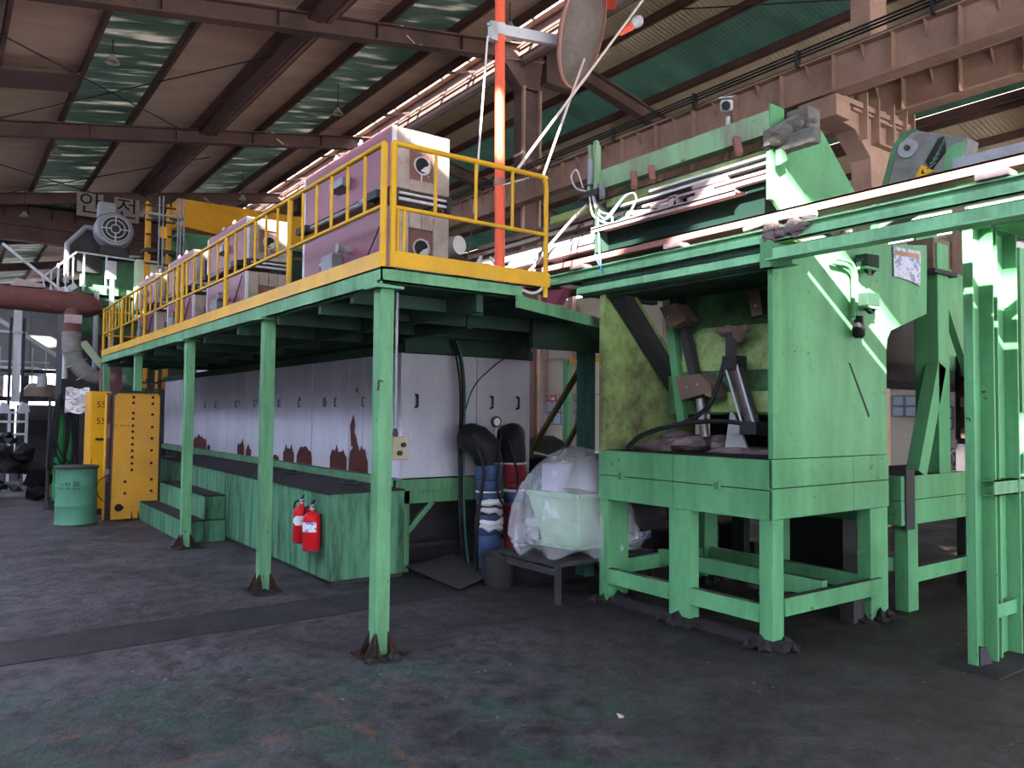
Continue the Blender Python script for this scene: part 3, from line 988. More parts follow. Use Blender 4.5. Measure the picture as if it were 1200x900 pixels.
er = thing('end_guard_rail', (.75, -.03, 2.735), 'yellow guard rail across the near end of the platform with a rounded corner', 'railing')
B().tube(bez((.07, -.03, 3.645), (.5, -.03, 3.648), (1.39, -.03, 3.655), (1.45, -.03, 3.635), (1.475, -.03, 3.57), (1.475, -.03, 3.3), (1.475, -.03, 2.66), n=6), .021, 10).obj('top_rail', YL, er, 40)
B().tube([(.07, -.03, 3.18), (1.47, -.03, 3.18)], .017, 10).obj('mid_rail', YL, er, 40)
B().tube([(.07, -.03, 2.745), (.07, -.03, 3.645)], .025, 10).obj('stanchion', YL, er, 40)
for x in (.42, .78, 1.13):
    B().tube([(x, -.03, 3.18), (x, -.03, 3.64)], .0135, 8).obj('baluster', YL, er, 40)
for x in (.11, .16):
    B().tube([(x, -.03, 2.86), (x, -.03, 3.17)], .012, 8).obj('baluster', YL, er, 40)
fr = thing('far_guard_rail', (.8, PY1 - .04, 2.735), 'short yellow rail closing the far end of the platform', 'railing')
for x in (.12, .3, .5, .7):
    B().tube([(x, PY1 - .06, 2.74), (x, PY1 - .06, 3.6)], .02, 8).obj('stanchion', YB, fr, 40)
B().tube([(.03, PY1 - .06, 3.6), (1.4, PY1 - .06, 3.6)], .02, 8).obj('top_rail', YB, fr, 40)
B().tube([(.03, PY1 - .06, 3.14), (1.4, PY1 - .06, 3.14)], .016, 8).obj('mid_rail', YB, fr, 40)

# ------------------------------------------------------------------ purple furnace boxes on the platform


def furnace(y, L, z0, z1, upper, lab, k):
    x0, x1 = .6, 1.17
    t = thing('furnace_box', ((x0 + x1) / 2, y + L / 2, z0), lab, 'furnace box', 'purple furnace boxes on the platform')
    B().box(x0 + .012, x1, y + .03, y + L, z0, z1).obj('body', RF if True else PU, t, bev=.012)
    B().box(x0, x0 + .012, y + .01, y + L, z0 + .005, z1 - .004).obj('side_casing', PU, t)
    B().box(x0, x1, y + .04, y + L, z1, z1 + .012).obj('top_plate', PU, t)
    # pale edge angle
    B().box(x0 - .004, x0 + .03, y, y + .03, z0, z1).obj('edge_angle', WT, t)
    B().box(x0 - .004, x0 + .0, y + L - .05, y + L, z0, z1).obj('edge_angle', WT, t)
    # refractory end wall in blocks around the burner plate
    zc = z0 + (z1 - z0) * (.42 if upper else .42)
    h = (z1 - z0)
    pa, pb, qa, qb = x0 + .16, x1 - .16, z0 + .10, z0 + h * .72
    if not upper:
        qa, qb = z0 + .30, z0 + .63
    e = B()
    for a in ((x0 + .03, pa, z0, z1), (pb, x1, z0, z1)):
        B().box(a[0], a[1], y, y + .05, a[2] + .004, a[3]).obj('end_block', RF, t, bev=.01)
    B().box(pa + .003, (pa + pb) / 2 - .002, y, y + .05, qb, z1).obj('end_block', RF, t, bev=.008)
    B().box((pa + pb) / 2 + .002, pb - .003, y, y + .05, qb, z1).obj('end_block', RF, t, bev=.008)
    B().box(pa, pb, y, y + .04, z0, qa).obj('end_block', RF, t, bev=.006)
    e.bm.free()
    bp_ = B().box(pa + .004, pb - .004, y + .022, y + .034, qa, qb).obj('burner_plate', RFP, t)
    cx = (pa + pb) / 2
    B().tube([(cx + .01 + .078 * math.cos(a * PI / 12), y + .018, (qa + qb) / 2 + .078 * math.sin(a * PI / 12)) for a in range(24)], .010, 6, closed=True).obj('port_ring', SV, bp_, 40)
    B().lathe([(.07, -.004), (.07, .0)], (cx + .01, y + .022, (qa + qb) / 2), 'Y', 24).obj('port_hole', BLK, bp_)
    B().prism([(cx - .01, y + .012, (qa + qb) / 2 - .05), (cx + .06, y + .006, (qa + qb) / 2 - .065), (cx + .075, y + .006, (qa + qb) / 2 + .01), (cx + .03, y + .01, (qa + qb) / 2 - .01)], (0, .006, 0)).obj('port_cover', SV, bp_)
    B().box(cx - .006, cx + .006, y + .01, y + .022, (qa + qb) / 2 - .17, (qa + qb) / 2 - .08).obj('port_latch', GL, bp_)
    for q in range(4):
        zz = qa + .06 + q * (qb - qa - .1) / 4
        B().cyl((pb - .05, y + .015, zz), (pb - .05, y + .022, zz), .007, 8).obj('bolt', SV, bp_)
    if upper:
        B().box(x0 - .02, x1 + .0, y + .0, y + .03, z0 - .045, z0 - .025).obj('slide_rail', GL, t)
        B().box(x0 - .02, x1 + .02, y + .0, y + .03, z0 - .10, z0 - .075).obj('slide_rail', GL, t)
        for xx in (x0 + .0, x1 - .03):
            B().box(xx, xx + .05, y - .01, y + .04, z0 - .14, z0 - .0).obj('rail_clamp', DKM, t)
        # lower ledge, rods and wedges along the side
        B().prism([(x0 - .03, y, z0), (x0, y, z0), (x0, y, z0 + .03), (x0 - .03, y, z0 + .015)], (0, L, 0)).obj('bottom_ledge', PU, t)
        B().tube([(x0 - .05, y + .5, z0 - .05), (x0 - .05, y + L - .35, z0 - .05)], .022, 8).obj('piston_rod', SV, t, 40)
        B().tube([(x0 - .05, y + .32, z0 - .05), (x0 - .05, y + .5, z0 - .05)], .04, 10).obj('piston_head', GY, t, 40)
        B().box(x0 - .1, x0 - .0, y + .12, y + .34, z0 - .08, z0 - .01).obj('support_block', DKM, t)
        B().box(x0 - .1, x0 - .0, y + L - .3, y + L - .05, z0 - .08, z0 - .01).obj('support_block', DKM, t)
        # lifting bracket on the side
        B().prism([(x0, y + L * .42, z0 + h * .55), (x0 - .09, y + L * .42, z0 + h * .52), (x0 - .09, y + L * .42, z0 + h * .38), (x0, y + L * .42, z0 + h * .33)], (0, L * .15, 0)).obj('side_bracket', GY, t, bev=.004)
        for q in (.35, .62):
            B().lathe([(.012, .0), (.03, .01), (.03, .03), (.015, .04), (.015, .06)], (x0 + .03, y + L * q, z1 + .012), n=12).obj('eye_bolt', GL, t, 40)
    else:
        jb = B().box(x0 - .11, x0, y + L * .5, y + L * .5 + .26, z0 + h * .42, z0 + h * .42 + .2).obj('junction_box', GY, t, bev=.006)
        B().cyl((x0 - .06, y + L * .5 + .26, z0 + h * .58), (x0 - .06, y + L * .5 + .36, z0 + h * .58), .035, 12).obj('conduit_end', SV, jb, 40)
        tc = B().tube([(x0, y + L * .4, z0 + h * .66), (x0 - .1, y + L * .4, z0 + h * .68)], .035, 12).obj('thermocouple_head', SV, t, 40)
        B().lathe([(.045, -.03), (.045, .03)], (x0 - .12, y + L * .4, z0 + h * .68), 'X', 14).obj('head_cap', GY, tc, 40)
        B().tube([(x0 - .02, y + .10, z1 - .05), (x0 - .03, y + .8, z0 + .05)], .007, 6).obj('hanging_wire', BLK, t)


names = ['nearest', 'second', 'third', 'farthest']
for k, (ya, L) in enumerate(((.99, 2.05), (4.95, 1.8), (7.5, 1.65), (10.1, 1.45))):
    furnace(ya, L, 2.70, 3.50, False, 'lower purple furnace box of the %s pair on the platform' % names[k], k)
    furnace(ya, L, 3.66, 4.20, True, 'upper purple furnace box of the %s pair, above its slide rails' % names[k], k)

# ------------------------------------------------------------------ white panelled oven under the platform
ov = thing('oven', (2.4, 7.9, 0), 'long white panelled oven with peeling rust under the green platform', 'oven')
B().box(1.56, 3.25, 2.53, 13.4, 1.0, 2.36).obj('body', DKM, ov)
B().box(1.5, 3.3, 2.46, 13.5, 2.36, 2.46).obj('top_band', GK, ov)
seams = [2.5, 3.25, 3.45, 3.83, 4.36, 5.0, 6.0, 6.5, 7.2, 7.75, 8.9, 9.7, 10.5, 11.3, 12.1, 12.8, 13.4]
for a, c in zip(seams[:-1], seams[1:]):
    B().box(1.53 - rnd.random() * .008, 1.56, a + .006, c - .006, 1.0, 2.36).obj('wall_panel', WH, ov, bev=.004)
for xa, xb in ((1.535, 2.50), (2.51, 3.28)):
    B().box(xa, xb, 2.5, 2.53, 1.0, 2.36).obj('end_panel', WH, ov, bev=.004)
for y in (3.42, 4.2, 4.55, 5.42, 6.2, 6.7, 7.29, 8.24, 9.43, 10.1, 10.9):
    B().tube([(1.53, y, 1.78), (1.50, y, 1.79), (1.50, y, 1.88), (1.53, y, 1.89)], .008, 6).obj('panel_handle', BLK, ov)
for x in (1.70, 2.70, 3.08):
    B().tube([(x, 2.5, 1.77), (x, 2.455, 1.78), (x, 2.455, 1.90), (x, 2.5, 1.91)], .013, 8).obj('handle', BLK, ov, 40)
B().box(1.45, 1.53, 2.46, 13.4, .90, 1.0).obj('base_beam', GB, ov)
B().box(1.45, 3.3, 2.44, 2.52, .87, .99).box(1.45, 3.3, 2.46, 2.52, .73, .87).obj('end_beam', G, ov)
for y in (2.46, 5.8, 9.2, 12.9):
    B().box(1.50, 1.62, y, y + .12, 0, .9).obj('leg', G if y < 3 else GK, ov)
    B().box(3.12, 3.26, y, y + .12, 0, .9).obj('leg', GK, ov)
B().box(1.75, 3.1, 2.95, 13.2, 0, .88).obj('oven_shade_block', DKM, ov)  # dark box added to stand in for the shade under the oven
B().tube([(1.6, 2.75, .22), (3.2, 2.75, .22)], .03, 8).obj('floor_pipe', DKM, ov)
B().bar((1.62, 2.52, .42), (1.93, 2.52, .73), .05, .06).obj('knee_brace', G, ov)


def patch(pts):
    B().prism([(1.5195, y, z) for y, z in pts], (.002, 0, 0)).obj('rust_patch', RU, ov)


def jag(y0_, y1_, zt, n=9, seed=1, zb=1.005):
    q = random.Random(seed)
    top = []
    for i in range(n + 1):
        u = i / n
        env = min(1, .55 + 1.6 * u, .5 + 1.9 * (1 - u)) * q.choice((1, .95, .8, .72, 1))
        top.append((y0_ + (y1_ - y0_) * u + q.uniform(-.01, .01), zb + (zt - zb) * max(.12, env) * q.uniform(.85, 1.05)))
    patch([(y0_, zb)] + top + [(y1_, zb)])


jag(10.0, 10.9, 1.30, 9, 1)
jag(9.75, 9.95, 1.12, 5, 2)
jag(7.8, 8.15, 1.27, 7, 3)
jag(7.45, 7.7, 1.20, 6, 4)
jag(6.2, 6.6, 1.08, 7, 5)
jag(5.6, 6.02, 1.27, 8, 6)
jag(4.95, 5.5, 1.26, 9, 7)
jag(3.86, 4.36, 1.32, 10, 8)
jag(3.28, 3.80, 1.36, 12, 9)
patch([(3.74, 1.3), (3.78, 1.55), (3.72, 1.64), (3.68, 1.68), (3.64, 1.55), (3.66, 1.48), (3.58, 1.38), (3.60, 1.3)])
for y, z in ((3.58, 1.94), (5.4, 1.86), (4.5, 1.80), (7.2, 1.85), (8.1, 1.84)):
    patch([(y, z), (y + .04, z + .01), (y + .05, z + .07), (y + .01, z + .05)])

# ------------------------------------------------------------------ green pit box with steps, extinguishers
pb = thing('pit_box', (1.0, 6, 0), 'low green steel pit box with soot covered top in front of the oven', 'box')
B().box(.62, 1.44, 2.24, 4.6, .05, .90).obj('cover_section', GP, pb, bev=.006)
B().box(.62, 1.44, 4.61, 5.66, .05, .905).obj('cover_section', GP, pb, bev=.006)
B().box(.62, 1.44, 5.67, 9.9, .05, .91).obj('cover_section', GP, pb, bev=.006)
B().box(.60, 1.44, 2.23, 9.9, .90, .915).obj('top_sheet', DIRT, pb)
B().box(.66, 1.44, 2.28, 9.9, 0, .06).obj('plinth', DKM, pb)
for y, z in ((3.4, .915), (5.2, .915)):
    B().tube(bez((1.35, y, .93), (1.3, y - .25, .935), (1.1, y - .35, .93), (1.2, y - .6, .93)), .012, 6).obj('loose_hose', BLK, pb)
stp = thing('step_unit', (.36, 7.1, 0), 'two green steel steps with dark treads beside the second post', 'steps')
B().box(.10, .34, 5.62, 8.58, 0, .275).obj('lower_step', GP, stp, bev=.005)
B().box(.345, .61, 5.62, 8.2, 0, .275).obj('side_filler', GP, stp)
B().box(.35, .61, 5.66, 8.2, .28, .59).obj('upper_step', GP, stp, bev=.005)
B().box(.095, .35, 5.61, 8.59, .275, .285).obj('lower_tread', DIRT, stp)
B().box(.34, .61, 5.64, 8.21, .59, .60).obj('upper_tread', DIRT, stp)


def extinguisher(x, y, z0, sc, lab, lblm):
    t = thing('fire_extinguisher', (x, y, z0), lab, 'fire extinguisher')
    r = .088 * sc
    B().lathe([(r * .9, 0), (r, .015), (r, .30 * sc), (r * .93, .335 * sc), (r * .7, .365 * sc), (r * .3, .38 * sc), (r * .28, .4 * sc)], (x, y, z0), n=28).obj('cylinder', RED, t, 50)
    B().lathe([(r * 1.02, .0), (r * 1.02, .02)], (x, y, z0 + .002), n=28).obj('foot_ring', RED2, t, 50)
    v = B().lathe([(.02, 0), (.024, .02), (.02, .05)], (x, y, z0 + .4 * sc), n=12).obj('valve', SV, t, 40)
    B().bar((x - .0, y + .02, z0 + .445 * sc), (x - .02, y - .10, z0 + .50 * sc), .018, .012).obj('lever', BLK, v)
    B().bar((x - .0, y + .02, z0 + .43 * sc), (x - .02, y - .09, z0 + .44 * sc), .018, .012).obj('carry_handle', BLK, v)
    B().tube(bez((x - .02, y + .03, z0 + .43 * sc), (x - .04, y + .09, z0 + .40 * sc), (x - .03, y + .105, z0 + .25 * sc), (x - .02, y + .1, z0 + .1 * sc)), .010, 8).obj('hose', BLK, t, 40)
    lb = B()
    n = 12
    a0, a1 = PI * .75, PI * 1.55
    for i in range(n):
        f0, f1 = a0 + (a1 - a0) * i / n, a0 + (a1 - a0) * (i + 1) / n
        R_ = r * 1.012
        P_ = [(x + R_ * math.cos(f), y + R_ * math.sin(f)) for f in (f0, f1)]
        za, zb = (z0 + .19 * sc, z0 + .285 * sc)
        vv = [lb.bm.verts.new(q) for q in ((*P_[0], za), (*P_[1], za), (*P_[1], zb), (*P_[0], zb))]
        lb.bm.faces.new(vv)
    lb.obj('paper_label', lblm, t)
    B().box(x + r * .6, .62, y - .02, y + .02, z0 + .32 * sc, z0 + .35 * sc).obj('wall_hook', BLK, t)


LBL = poster_mat('extinguisher label print', ((.15, .2, .45), (.62, .62, .66), (.55, .55, .6)))
LBL2 = poster_mat('extinguisher band print', ((.1, .1, .12), (.7, .68, .68), (.65, .6, .6)))
extinguisher(.52, 2.46, .335, 1.0, 'red fire extinguisher nearest the end of the green pit box', LBL)
extinguisher(.52, 2.73, .375, .98, 'darker red fire extinguisher with white band behind the other one', LBL2)

# ------------------------------------------------------------------ switch box on the main post, cables
eb = thing('switch_box', (.25, .11, 1.36), 'small grey switch box with two knobs beside the main post', 'switch box')
B().box(.17, .31, .12, .2, 1.36, 1.53).obj('housing', mat('switch box paint', (.27, .23, .16), .5), eb, bev=.006)
for x, z in ((.26, 1.47), (.23, 1.41)):
    B().cyl((x, .10, z), (x, .122, z), .018, 12).obj('knob', BLK, eb, 40)
B().tube([(.215, .16, 1.53), (.215, .16, 2.6)], .011, 8).obj('conduit', GY, eb, 40)
B().lathe([(.018, 0), (.022, .02), (.014, .06)], (.215, .16, 1.53), n=10).obj('cable_gland', DKM, eb, 40)
B().tube([(.10, .02, 1.92), (-.03, -.05, 1.93), (-.035, -.05, 1.86)], .008, 6).obj('wire_hook', DKM, eb)

# ------------------------------------------------------------------ lagged pipes, hoses, bucket in front of the oven end
lp = thing('lagged_pipe', (2.28, 2.1, .25), 'blue lagged pipe with black elbow dropping from the oven end wall', 'pipe')
B().tube([(2.46, 2.52, 1.41), (2.30, 2.30, 1.44), (2.17, 2.10, 1.44), (2.17, 1.99, 1.42), (2.25, 1.94, 1.33), (2.30, 1.95, 1.17)], [.15, .155, .165, .17, .17, .145], 20).obj('elbow', BLK, lp, 50)
for z0_, z1_, r_, m_ in ((1.19, 1.165, .15, WT), (1.165, 1.0, .15, BLU), (.995, .88, .132, BLU), (.88, .86, .145, WT), (.855, .76, .135, BLU), (.76, .64, .13, DKM), (.64, .42, .142, BLU), (.42, .2, .13, BLU), (.2, .03, .115, BLU)):
    B().lathe([(r_ * .93, 0), (r_, .012), (r_, z0_ - z1_ - .012), (r_ * .93, z0_ - z1_)], (2.30, 1.95, z1_), n=20).obj('lagging_band', m_, lp, 50)
q = random.Random(5)
for z_, s_ in ((.74, 1.0), (.66, .8), (.55, 1.0), (.5, .9)):
    b = B()
    pts = []
    for i in range(7):
        a = PI * (1.0 + i / 6.0)
        pts.append((2.30 + .137 * math.cos(a), 1.95 + .137 * math.sin(a), z_ + q.uniform(-.02, .03)))
    b.tube(pts, [.012, .03 * s_, .045 * s_, .03, .045 * s_, .03 * s_, .01], 8).obj('torn_wrap', WT, lp, 50)
for z_ in (.7, .6, .52):
    B().tube([(2.30 + .14 * math.cos(a * PI / 8), 1.95 + .14 * math.sin(a * PI / 8), z_ + a * .004) for a in range(16)], .008, 6, closed=True).obj('tie_wire', BLK, lp)
lp2 = thing('lagged_pipe', (2.62, 2.1, .1), 'red and black lagged pipe elbow behind the plastic wrapped machine', 'pipe')
B().tube([(2.94, 2.52, 1.45), (2.84, 2.28, 1.47), (2.72, 2.08, 1.47), (2.64, 1.98, 1.42), (2.63, 1.95, 1.31), (2.65, 1.95, 1.17)], [.13, .13, .14, .14, .14, .13], 20).obj('elbow', BLK, lp2, 50)
for z0_, z1_, r_, m_ in ((1.18, 1.15, .135, WT), (1.15, .97, .135, RED2), (.96, .88, .115, RED2), (.88, .85, .13, WT), (.85, .74, .12, BLU), (.74, .60, .13, RED2), (.6, .1, .11, RED2)):
    B().lathe([(r_ * .9, 0), (r_, (z0_ - z1_) * .3), (r_, (z0_ - z1_) * .7), (r_ * .9, z0_ - z1_)], (2.65, 1.95, z1_), n=20).obj('lagging_band', m_, lp2, 50)
gg = thing('pressure_gauge', (2.33, 1.9, 1.5), 'small round pressure gauge on a stem above the black pipe elbows', 'gauge')
B().lathe([(.05, 0), (.062, .005), (.062, .03), (.045, .036)], (2.37, 1.90, 1.62), 'Y', 24).obj('gauge_case', DKM, gg, 40)
B().lathe([(.042, -.002), (.042, .0)], (2.37, 1.899, 1.62), 'Y', 24).obj('gauge_face', WT, gg)
B().tube([(2.37, 1.92, 1.565), (2.37, 1.92, 1.45)], .009, 6).obj('gauge_stem', SV, gg)
hz = thing('hose_bundle', (2.14, 2.25, 0), 'thin black hoses hanging in front of the oven end wall', 'hose')
for k, (xa, xb) in enumerate(((2.10, 2.14), (2.14, 2.17), (2.17, 2.20))):
    B().tube(bez((xa - .05, 2.35, 2.52), (xa, 2.3, 2.3), (xb, 2.28, 1.9), (xb - .02, 2.26, 1.2), (xb - .01, 2.24, .5), (xb + .02, 2.2, .04), n=8), .013, 6).obj('hose', BLK if k != 2 else GT, hz, 60)
B().tube(bez((2.16, 2.28, 1.6), (2.30, 2.26, 2.0), (2.6, 2.3, 2.25), (2.9, 2.3, 2.45), n=8), .007, 6).obj('wire', BLK, hz)
hz2 = thing('hose_loop', (2.30, 1.8, .1), 'looped black hose draped over the blue lagged pipe', 'hose')
B().tube(bez((2.08, 1.85, 1.35), (2.12, 1.78, 1.1), (2.06, 1.78, .7), (2.05, 1.8, .3), (2.07, 1.8, .02), n=8), .02, 8).obj('hose', BLK, hz2, 60)
B().tube(bez((2.35, 1.8, 1.48), (2.30, 1.76, 1.2), (2.27, 1.74, .9), (2.38, 1.74, .72), (2.52, 1.75, .78), (2.55, 1.76, 1.05), (2.45, 1.8, 1.42), n=8), .012, 8).obj('hose', BLK, hz2, 60)
bk = thing('bucket', (2.02, 1.36, 0), 'sooty steel bucket below the blue lagged pipe', 'bucket')
B().lathe([(.13, 0), (.14, .01), (.17, .31), (.178, .32), (.165, .32), (.125, .02)], (2.02, 1.36, 0), n=28).obj('pail', DKM, bk, 50)
B().lathe([(.0, .0), (.155, .0), (.14, .04), (.05, .05)], (2.02, 1.36, .23), n=20).obj('ash_fill', ASH, bk, 50)
ms_ = B().prism([(1.55, 1.35, .02), (2.1, 1.6, .05), (2.2, 2.5, .12), (1.55, 2.4, .07)], (0, 0, .012)).obj('steel_plate', DKM, bev=.004)
tag(ms_, 'loose sooty steel plate leaning on the floor by the oven leg', 'plate')

# ------------------------------------------------------------------ plastic wrapped machine on a dark table
tb = thing('work_table', (2.6, .78, 0), 'low dark steel table carrying the plastic wrapped machine', 'table')
B().box(2.0, 3.25, .42, 1.35, .33, .37).obj('table_top', DKM, tb, bev=.004)
for x, y in ((2.0, .42), (2.0, 1.30), (3.2, .42), (3.2, 1.30)):
    B().box(x, x + .045, y, y + .045, 0, .33).obj('leg', DKM, tb)
B().bar((2.02, .44, .28), (2.02, 1.32, .28), .03, .06).obj('apron', DKM, tb)
wm = thing('wrapped_machine', (2.6, .85, .37), 'light green tub machine wrapped in crumpled clear plastic', 'machine')
TUBG = mat('pale green tub paint', (0.22, 0.40, 0.22), 0.4, dirt=(.2, .3, .2), damt=.3)
b = B()
b.prism([(2.2, 1.1, .44), (2.3, .55, .44), (3.0, .55, .44), (2.95, 1.15, .44)], (0, 0, .02))
b.obj('tub_floor', TUBG, wm)
b = B()
for (a, c) in (((2.20, 1.12), (2.30, .48)), ((2.30, .48), (3.05, .50)), ((3.05, .50), (2.98, 1.15)), ((2.98, 1.15), (2.20, 1.12))):
    b.prism([(a[0] * .7 + .80, a[1] * .7 + .25, .42), (c[0] * .7 + .80, c[1] * .7 + .25, .42), (c[0], c[1], .92), (a[0], a[1], .92)], (.02, .02, 0))
b.obj('tub_wall', TUBG, wm)
for (a, c) in (((2.20, 1.12), (2.30, .48)), ((2.30, .48), (3.05, .50))):
    B().bar((a[0], a[1], .94), (c[0], c[1], .94), .06, .04).obj('tub_rim', TUBG, wm)
B().box(2.35, 2.65, .85, 1.1, .95, 1.22).obj('control_box', mat('lilac box', (.42, .38, .52), .5), wm, bev=.01)
B().tube([(2.55, .7, .95), (2.62, .72, 1.18), (2.7, .74, 1.26)], [.2, .14, .06], 16).obj('hopper_cone', GY, wm, 50)
B().lathe([(.15, 0), (.17, .03), (.17, .36), (.15, .4)], (2.78, .46, 1.05), 'X', 24).obj('motor', DKM, wm, 50)
B().lathe([(.14, 0), (.15, .02), (.15, .3), (.1, .34)], (2.85, .42, .72), 'X', 24).obj('motor', DKM, wm, 50)
B().lathe([(.13, 0), (.14, .02), (.14, .03), (.09, .03)], (3.40, .75, .70), 'X', 20).obj('hand_wheel', BLK, wm, 50)
B().box(3.05, 3.4, .6, .9, .45, .8).obj('gear_case', BLU, wm, bev=.02)
# film: draped skin with pleats
b = B()
prof = [(.02, 1.40), (.10, 1.385), (.25, 1.33), (.42, 1.22), (.58, 1.05), (.68, .85), (.73, .66), (.74, .52), (.66, .42)]
nA = 72
rings = []
q = random.Random(11)
ph = [q.uniform(0, 6.28) for _ in range(8)]
for j, (r, z) in enumerate(prof):
    ring = []
    for i in range(nA):
        a = 2 * PI * i / nA
        t = j / (len(prof) - 1)
        pl = 1 + t * (.05 * math.sin(5 * a + ph[0]) + .05 * math.sin(9 * a + ph[1] + 3 * t) + .035 * math.sin(17 * a + ph[2] - 4 * t) + .02 * math.sin(31 * a + ph[3])) + q.uniform(-.012, .012)
        sx = 1.0 if math.cos(a) < 0 else 1.35
        zz = z + .03 * math.sin(3 * a + ph[4]) * t + (.05 * math.sin(7 * a + ph[5]) if j >= 7 else 0)
        ring.append(b.bm.verts.new((2.56 + r * pl * .86 * sx * math.cos(a), .86 + r * pl * .80 * math.sin(a), zz - .02 * t)))
    rings.append(ring)
for j in range(len(rings) - 1):
    for i in range(nA):
        b.bm.faces.new((rings[j][i], rings[j][(i + 1) % nA], rings[j + 1][(i + 1) % nA], rings[j + 1][i]))
b.bm.faces.new(rings[0])
b.obj('plastic_film', FILM, wm, 35)
tp = B()
q = random.Random(3)
tp.blob((7.0, 6.9, .5), (.8, .9, .62), 3, .22, 9, flat=-.5)
tp.box(6.5, 7.6, 6.2, 7.9, 0, .9)
tag(tp.obj('tarpaulin_heap', BLK, smooth=60), 'black tarpaulin covered heap behind the rear post', 'tarpaulin')

# ------------------------------------------------------------------ big green furnace machine on legs
mc = thing('furnace_machine', (3.3, -.6, 0), 'large mint green machine on legs with open soot filled tray', 'machine')
X0, X1, MYA, MYB = 2.45, 4.08, -1.50, .36
for (x0, x1, y0_, y1_) in ((X0, X0 + .135, MYA, MYA + .12), (X0, X0 + .11, -.72, -.49), (X0, X0 + .27, .25, MYB), (3.80, X1, MYA, MYA + .12),
                           (3.85, 4.0, -.6, -.45), (3.8, 4.0, .25, MYB)):
    lg = B().box(x0, x1, y0_, y1_, .0, .94).obj('leg', GM, mc, bev=.006)
    fo = B()
    q = random.Random(int(x0 * 100 + y0_ * 10) % 97)
    for k in range(22):
        a_ = q.random() * 6.28
        d_ = q.random() ** .7
        s_ = .075 * (1.15 - d_)
        fo.blob(((x0 + x1) / 2 + math.cos(a_) * d_ * (.10 + (x1 - x0) * .6), (y0_ + y1_) / 2 + math.sin(a_) * d_ * (.10 + (y1_ - y0_) * .6), .0), (.05 + s_ * .6, .05 + s_ * .6, .02 + s_ * 1.1), 1, .3, k, flat=0.001)
    fo.obj('soot_heap', DIRT, lg, 60)
for (p0, p1) in (((X0 + .03, .25, .24), (X0 + .03, -.49, .24)), ((X0 + .03, -.72, .24), (X0 + .03, MYA + .12, .24)), ((X0 + .135, MYA + .02, .29), (3.93, MYA - .0, .29)),
                 ((3.9, MYA + .1, .3), (3.9, MYB, .3)), ((X0 + .2, MYB - .05, .3), (3.9, MYB - .05, .3)), ((3.2, MYA + .05, .34), (3.2, .3, .34))):
    B().bar(p0, p1, .07, .135).obj('leg_rail', GM, mc, bev=.004)
B().bar((X0 + .05, .2, .03), (X0 + .03, -1.6, .03), .10, .06).obj('floor_rail', DIRT, mc)
B().box(3.62, 3.78, MYA + .05, MYA + .17, 0, .25).obj('leg_stub', DKM, mc)
# front band plates (two rows, three panels each) proud of the frame
for (ya, yb_) in ((MYA, -.55), (-.545, .36)):
    B().box(X0 - .012, X0 + .02, ya, yb_, 1.158, 1.38).obj('front_plate', GM, mc, bev=.003)
    B().box(X0 - .012, X0 + .02, ya, yb_, .935, 1.152).obj('front_plate', GM, mc, bev=.003)
for xa, xb in ((X0 - .012, 3.52), (3.525, X1)):
    B().box(xa, xb, MYA - .012, MYA + .02, 1.175, 1.385).obj('side_band', GM, mc, bev=.003)
    B().box(xa, xb, MYA - .012, MYA + .02, .945, 1.168).obj('side_band', GM, mc, bev=.003)
for y in (.07, -1.0):
    B().box(X0 - .02, X0 - .01, y - .035, y + .035, 1.115, 1.20).obj('hinge_lug', GM, mc, bev=.002)
    B().box(X0 - .0225, X0 - .0195, y - .022, y + .022, 1.13, 1.185).obj('lug_inset', GB, mc)
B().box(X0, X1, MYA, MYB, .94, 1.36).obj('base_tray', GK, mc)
# tall side plate (right face) with stepped, cut corner
r_ = [(X0, 1.39), (X1 - .02, 1.39), (X1 - .02, 2.28), (X1 - .0, 2.38), (X1 + .06, 2.46), (4.78, 2.66), (4.80, 3.12), (4.80, 3.3), (X0, 3.0), (X0, 2.80)]
B().prism([(x, MYA - .012, z) for x, z in r_], (0, .03, 0)).obj('side_plate', GM, mc, bev=.003)
B().prism([(X0, MYA - .012, 1.39), (X0, MYA + .03, 1.39), (X0, MYA + .03, 2.84), (X0, MYA - .012, 2.84)], (-.008, 0, 0)).obj('corner_strip', GM, mc)
b = B()
b.prism([(3.46, MYA - .014, 2.15), (3.49, MYA - .014, 2.14), (3.78, MYA - .014, 1.72), (3.76, MYA - .014, 1.70)], (0, .004, 0))
b.obj('weld_scar', BLK, mc)
# far side wall: soiled, sloping top
B().prism([(X0, .33, 1.36), (3.75, .33, 1.36), (3.75, .33, 1.75), (2.82, .33, 2.84), (X0, .33, 2.84)], (0, .03, 0)).obj('far_side_plate', GD, mc)
B().prism([(X0 - .01, .30, 1.38), (X0 + .02, .30, 1.38), (X0 + .02, .30, 2.84), (X0 - .01, .30, 2.84)], (0, .06, 0)).obj('jamb', GD, mc)
B().bar((2.50, .20, 2.88), (3.62, .20, 1.66), .17, .10, up=(1, 0, 1)).obj('diagonal_beam', DKM, mc)
B().bar((2.66, .24, 2.86), (3.72, .24, 1.75), .12, .07, up=(1, 0, 1)).obj('diagonal_flange', GD, mc)
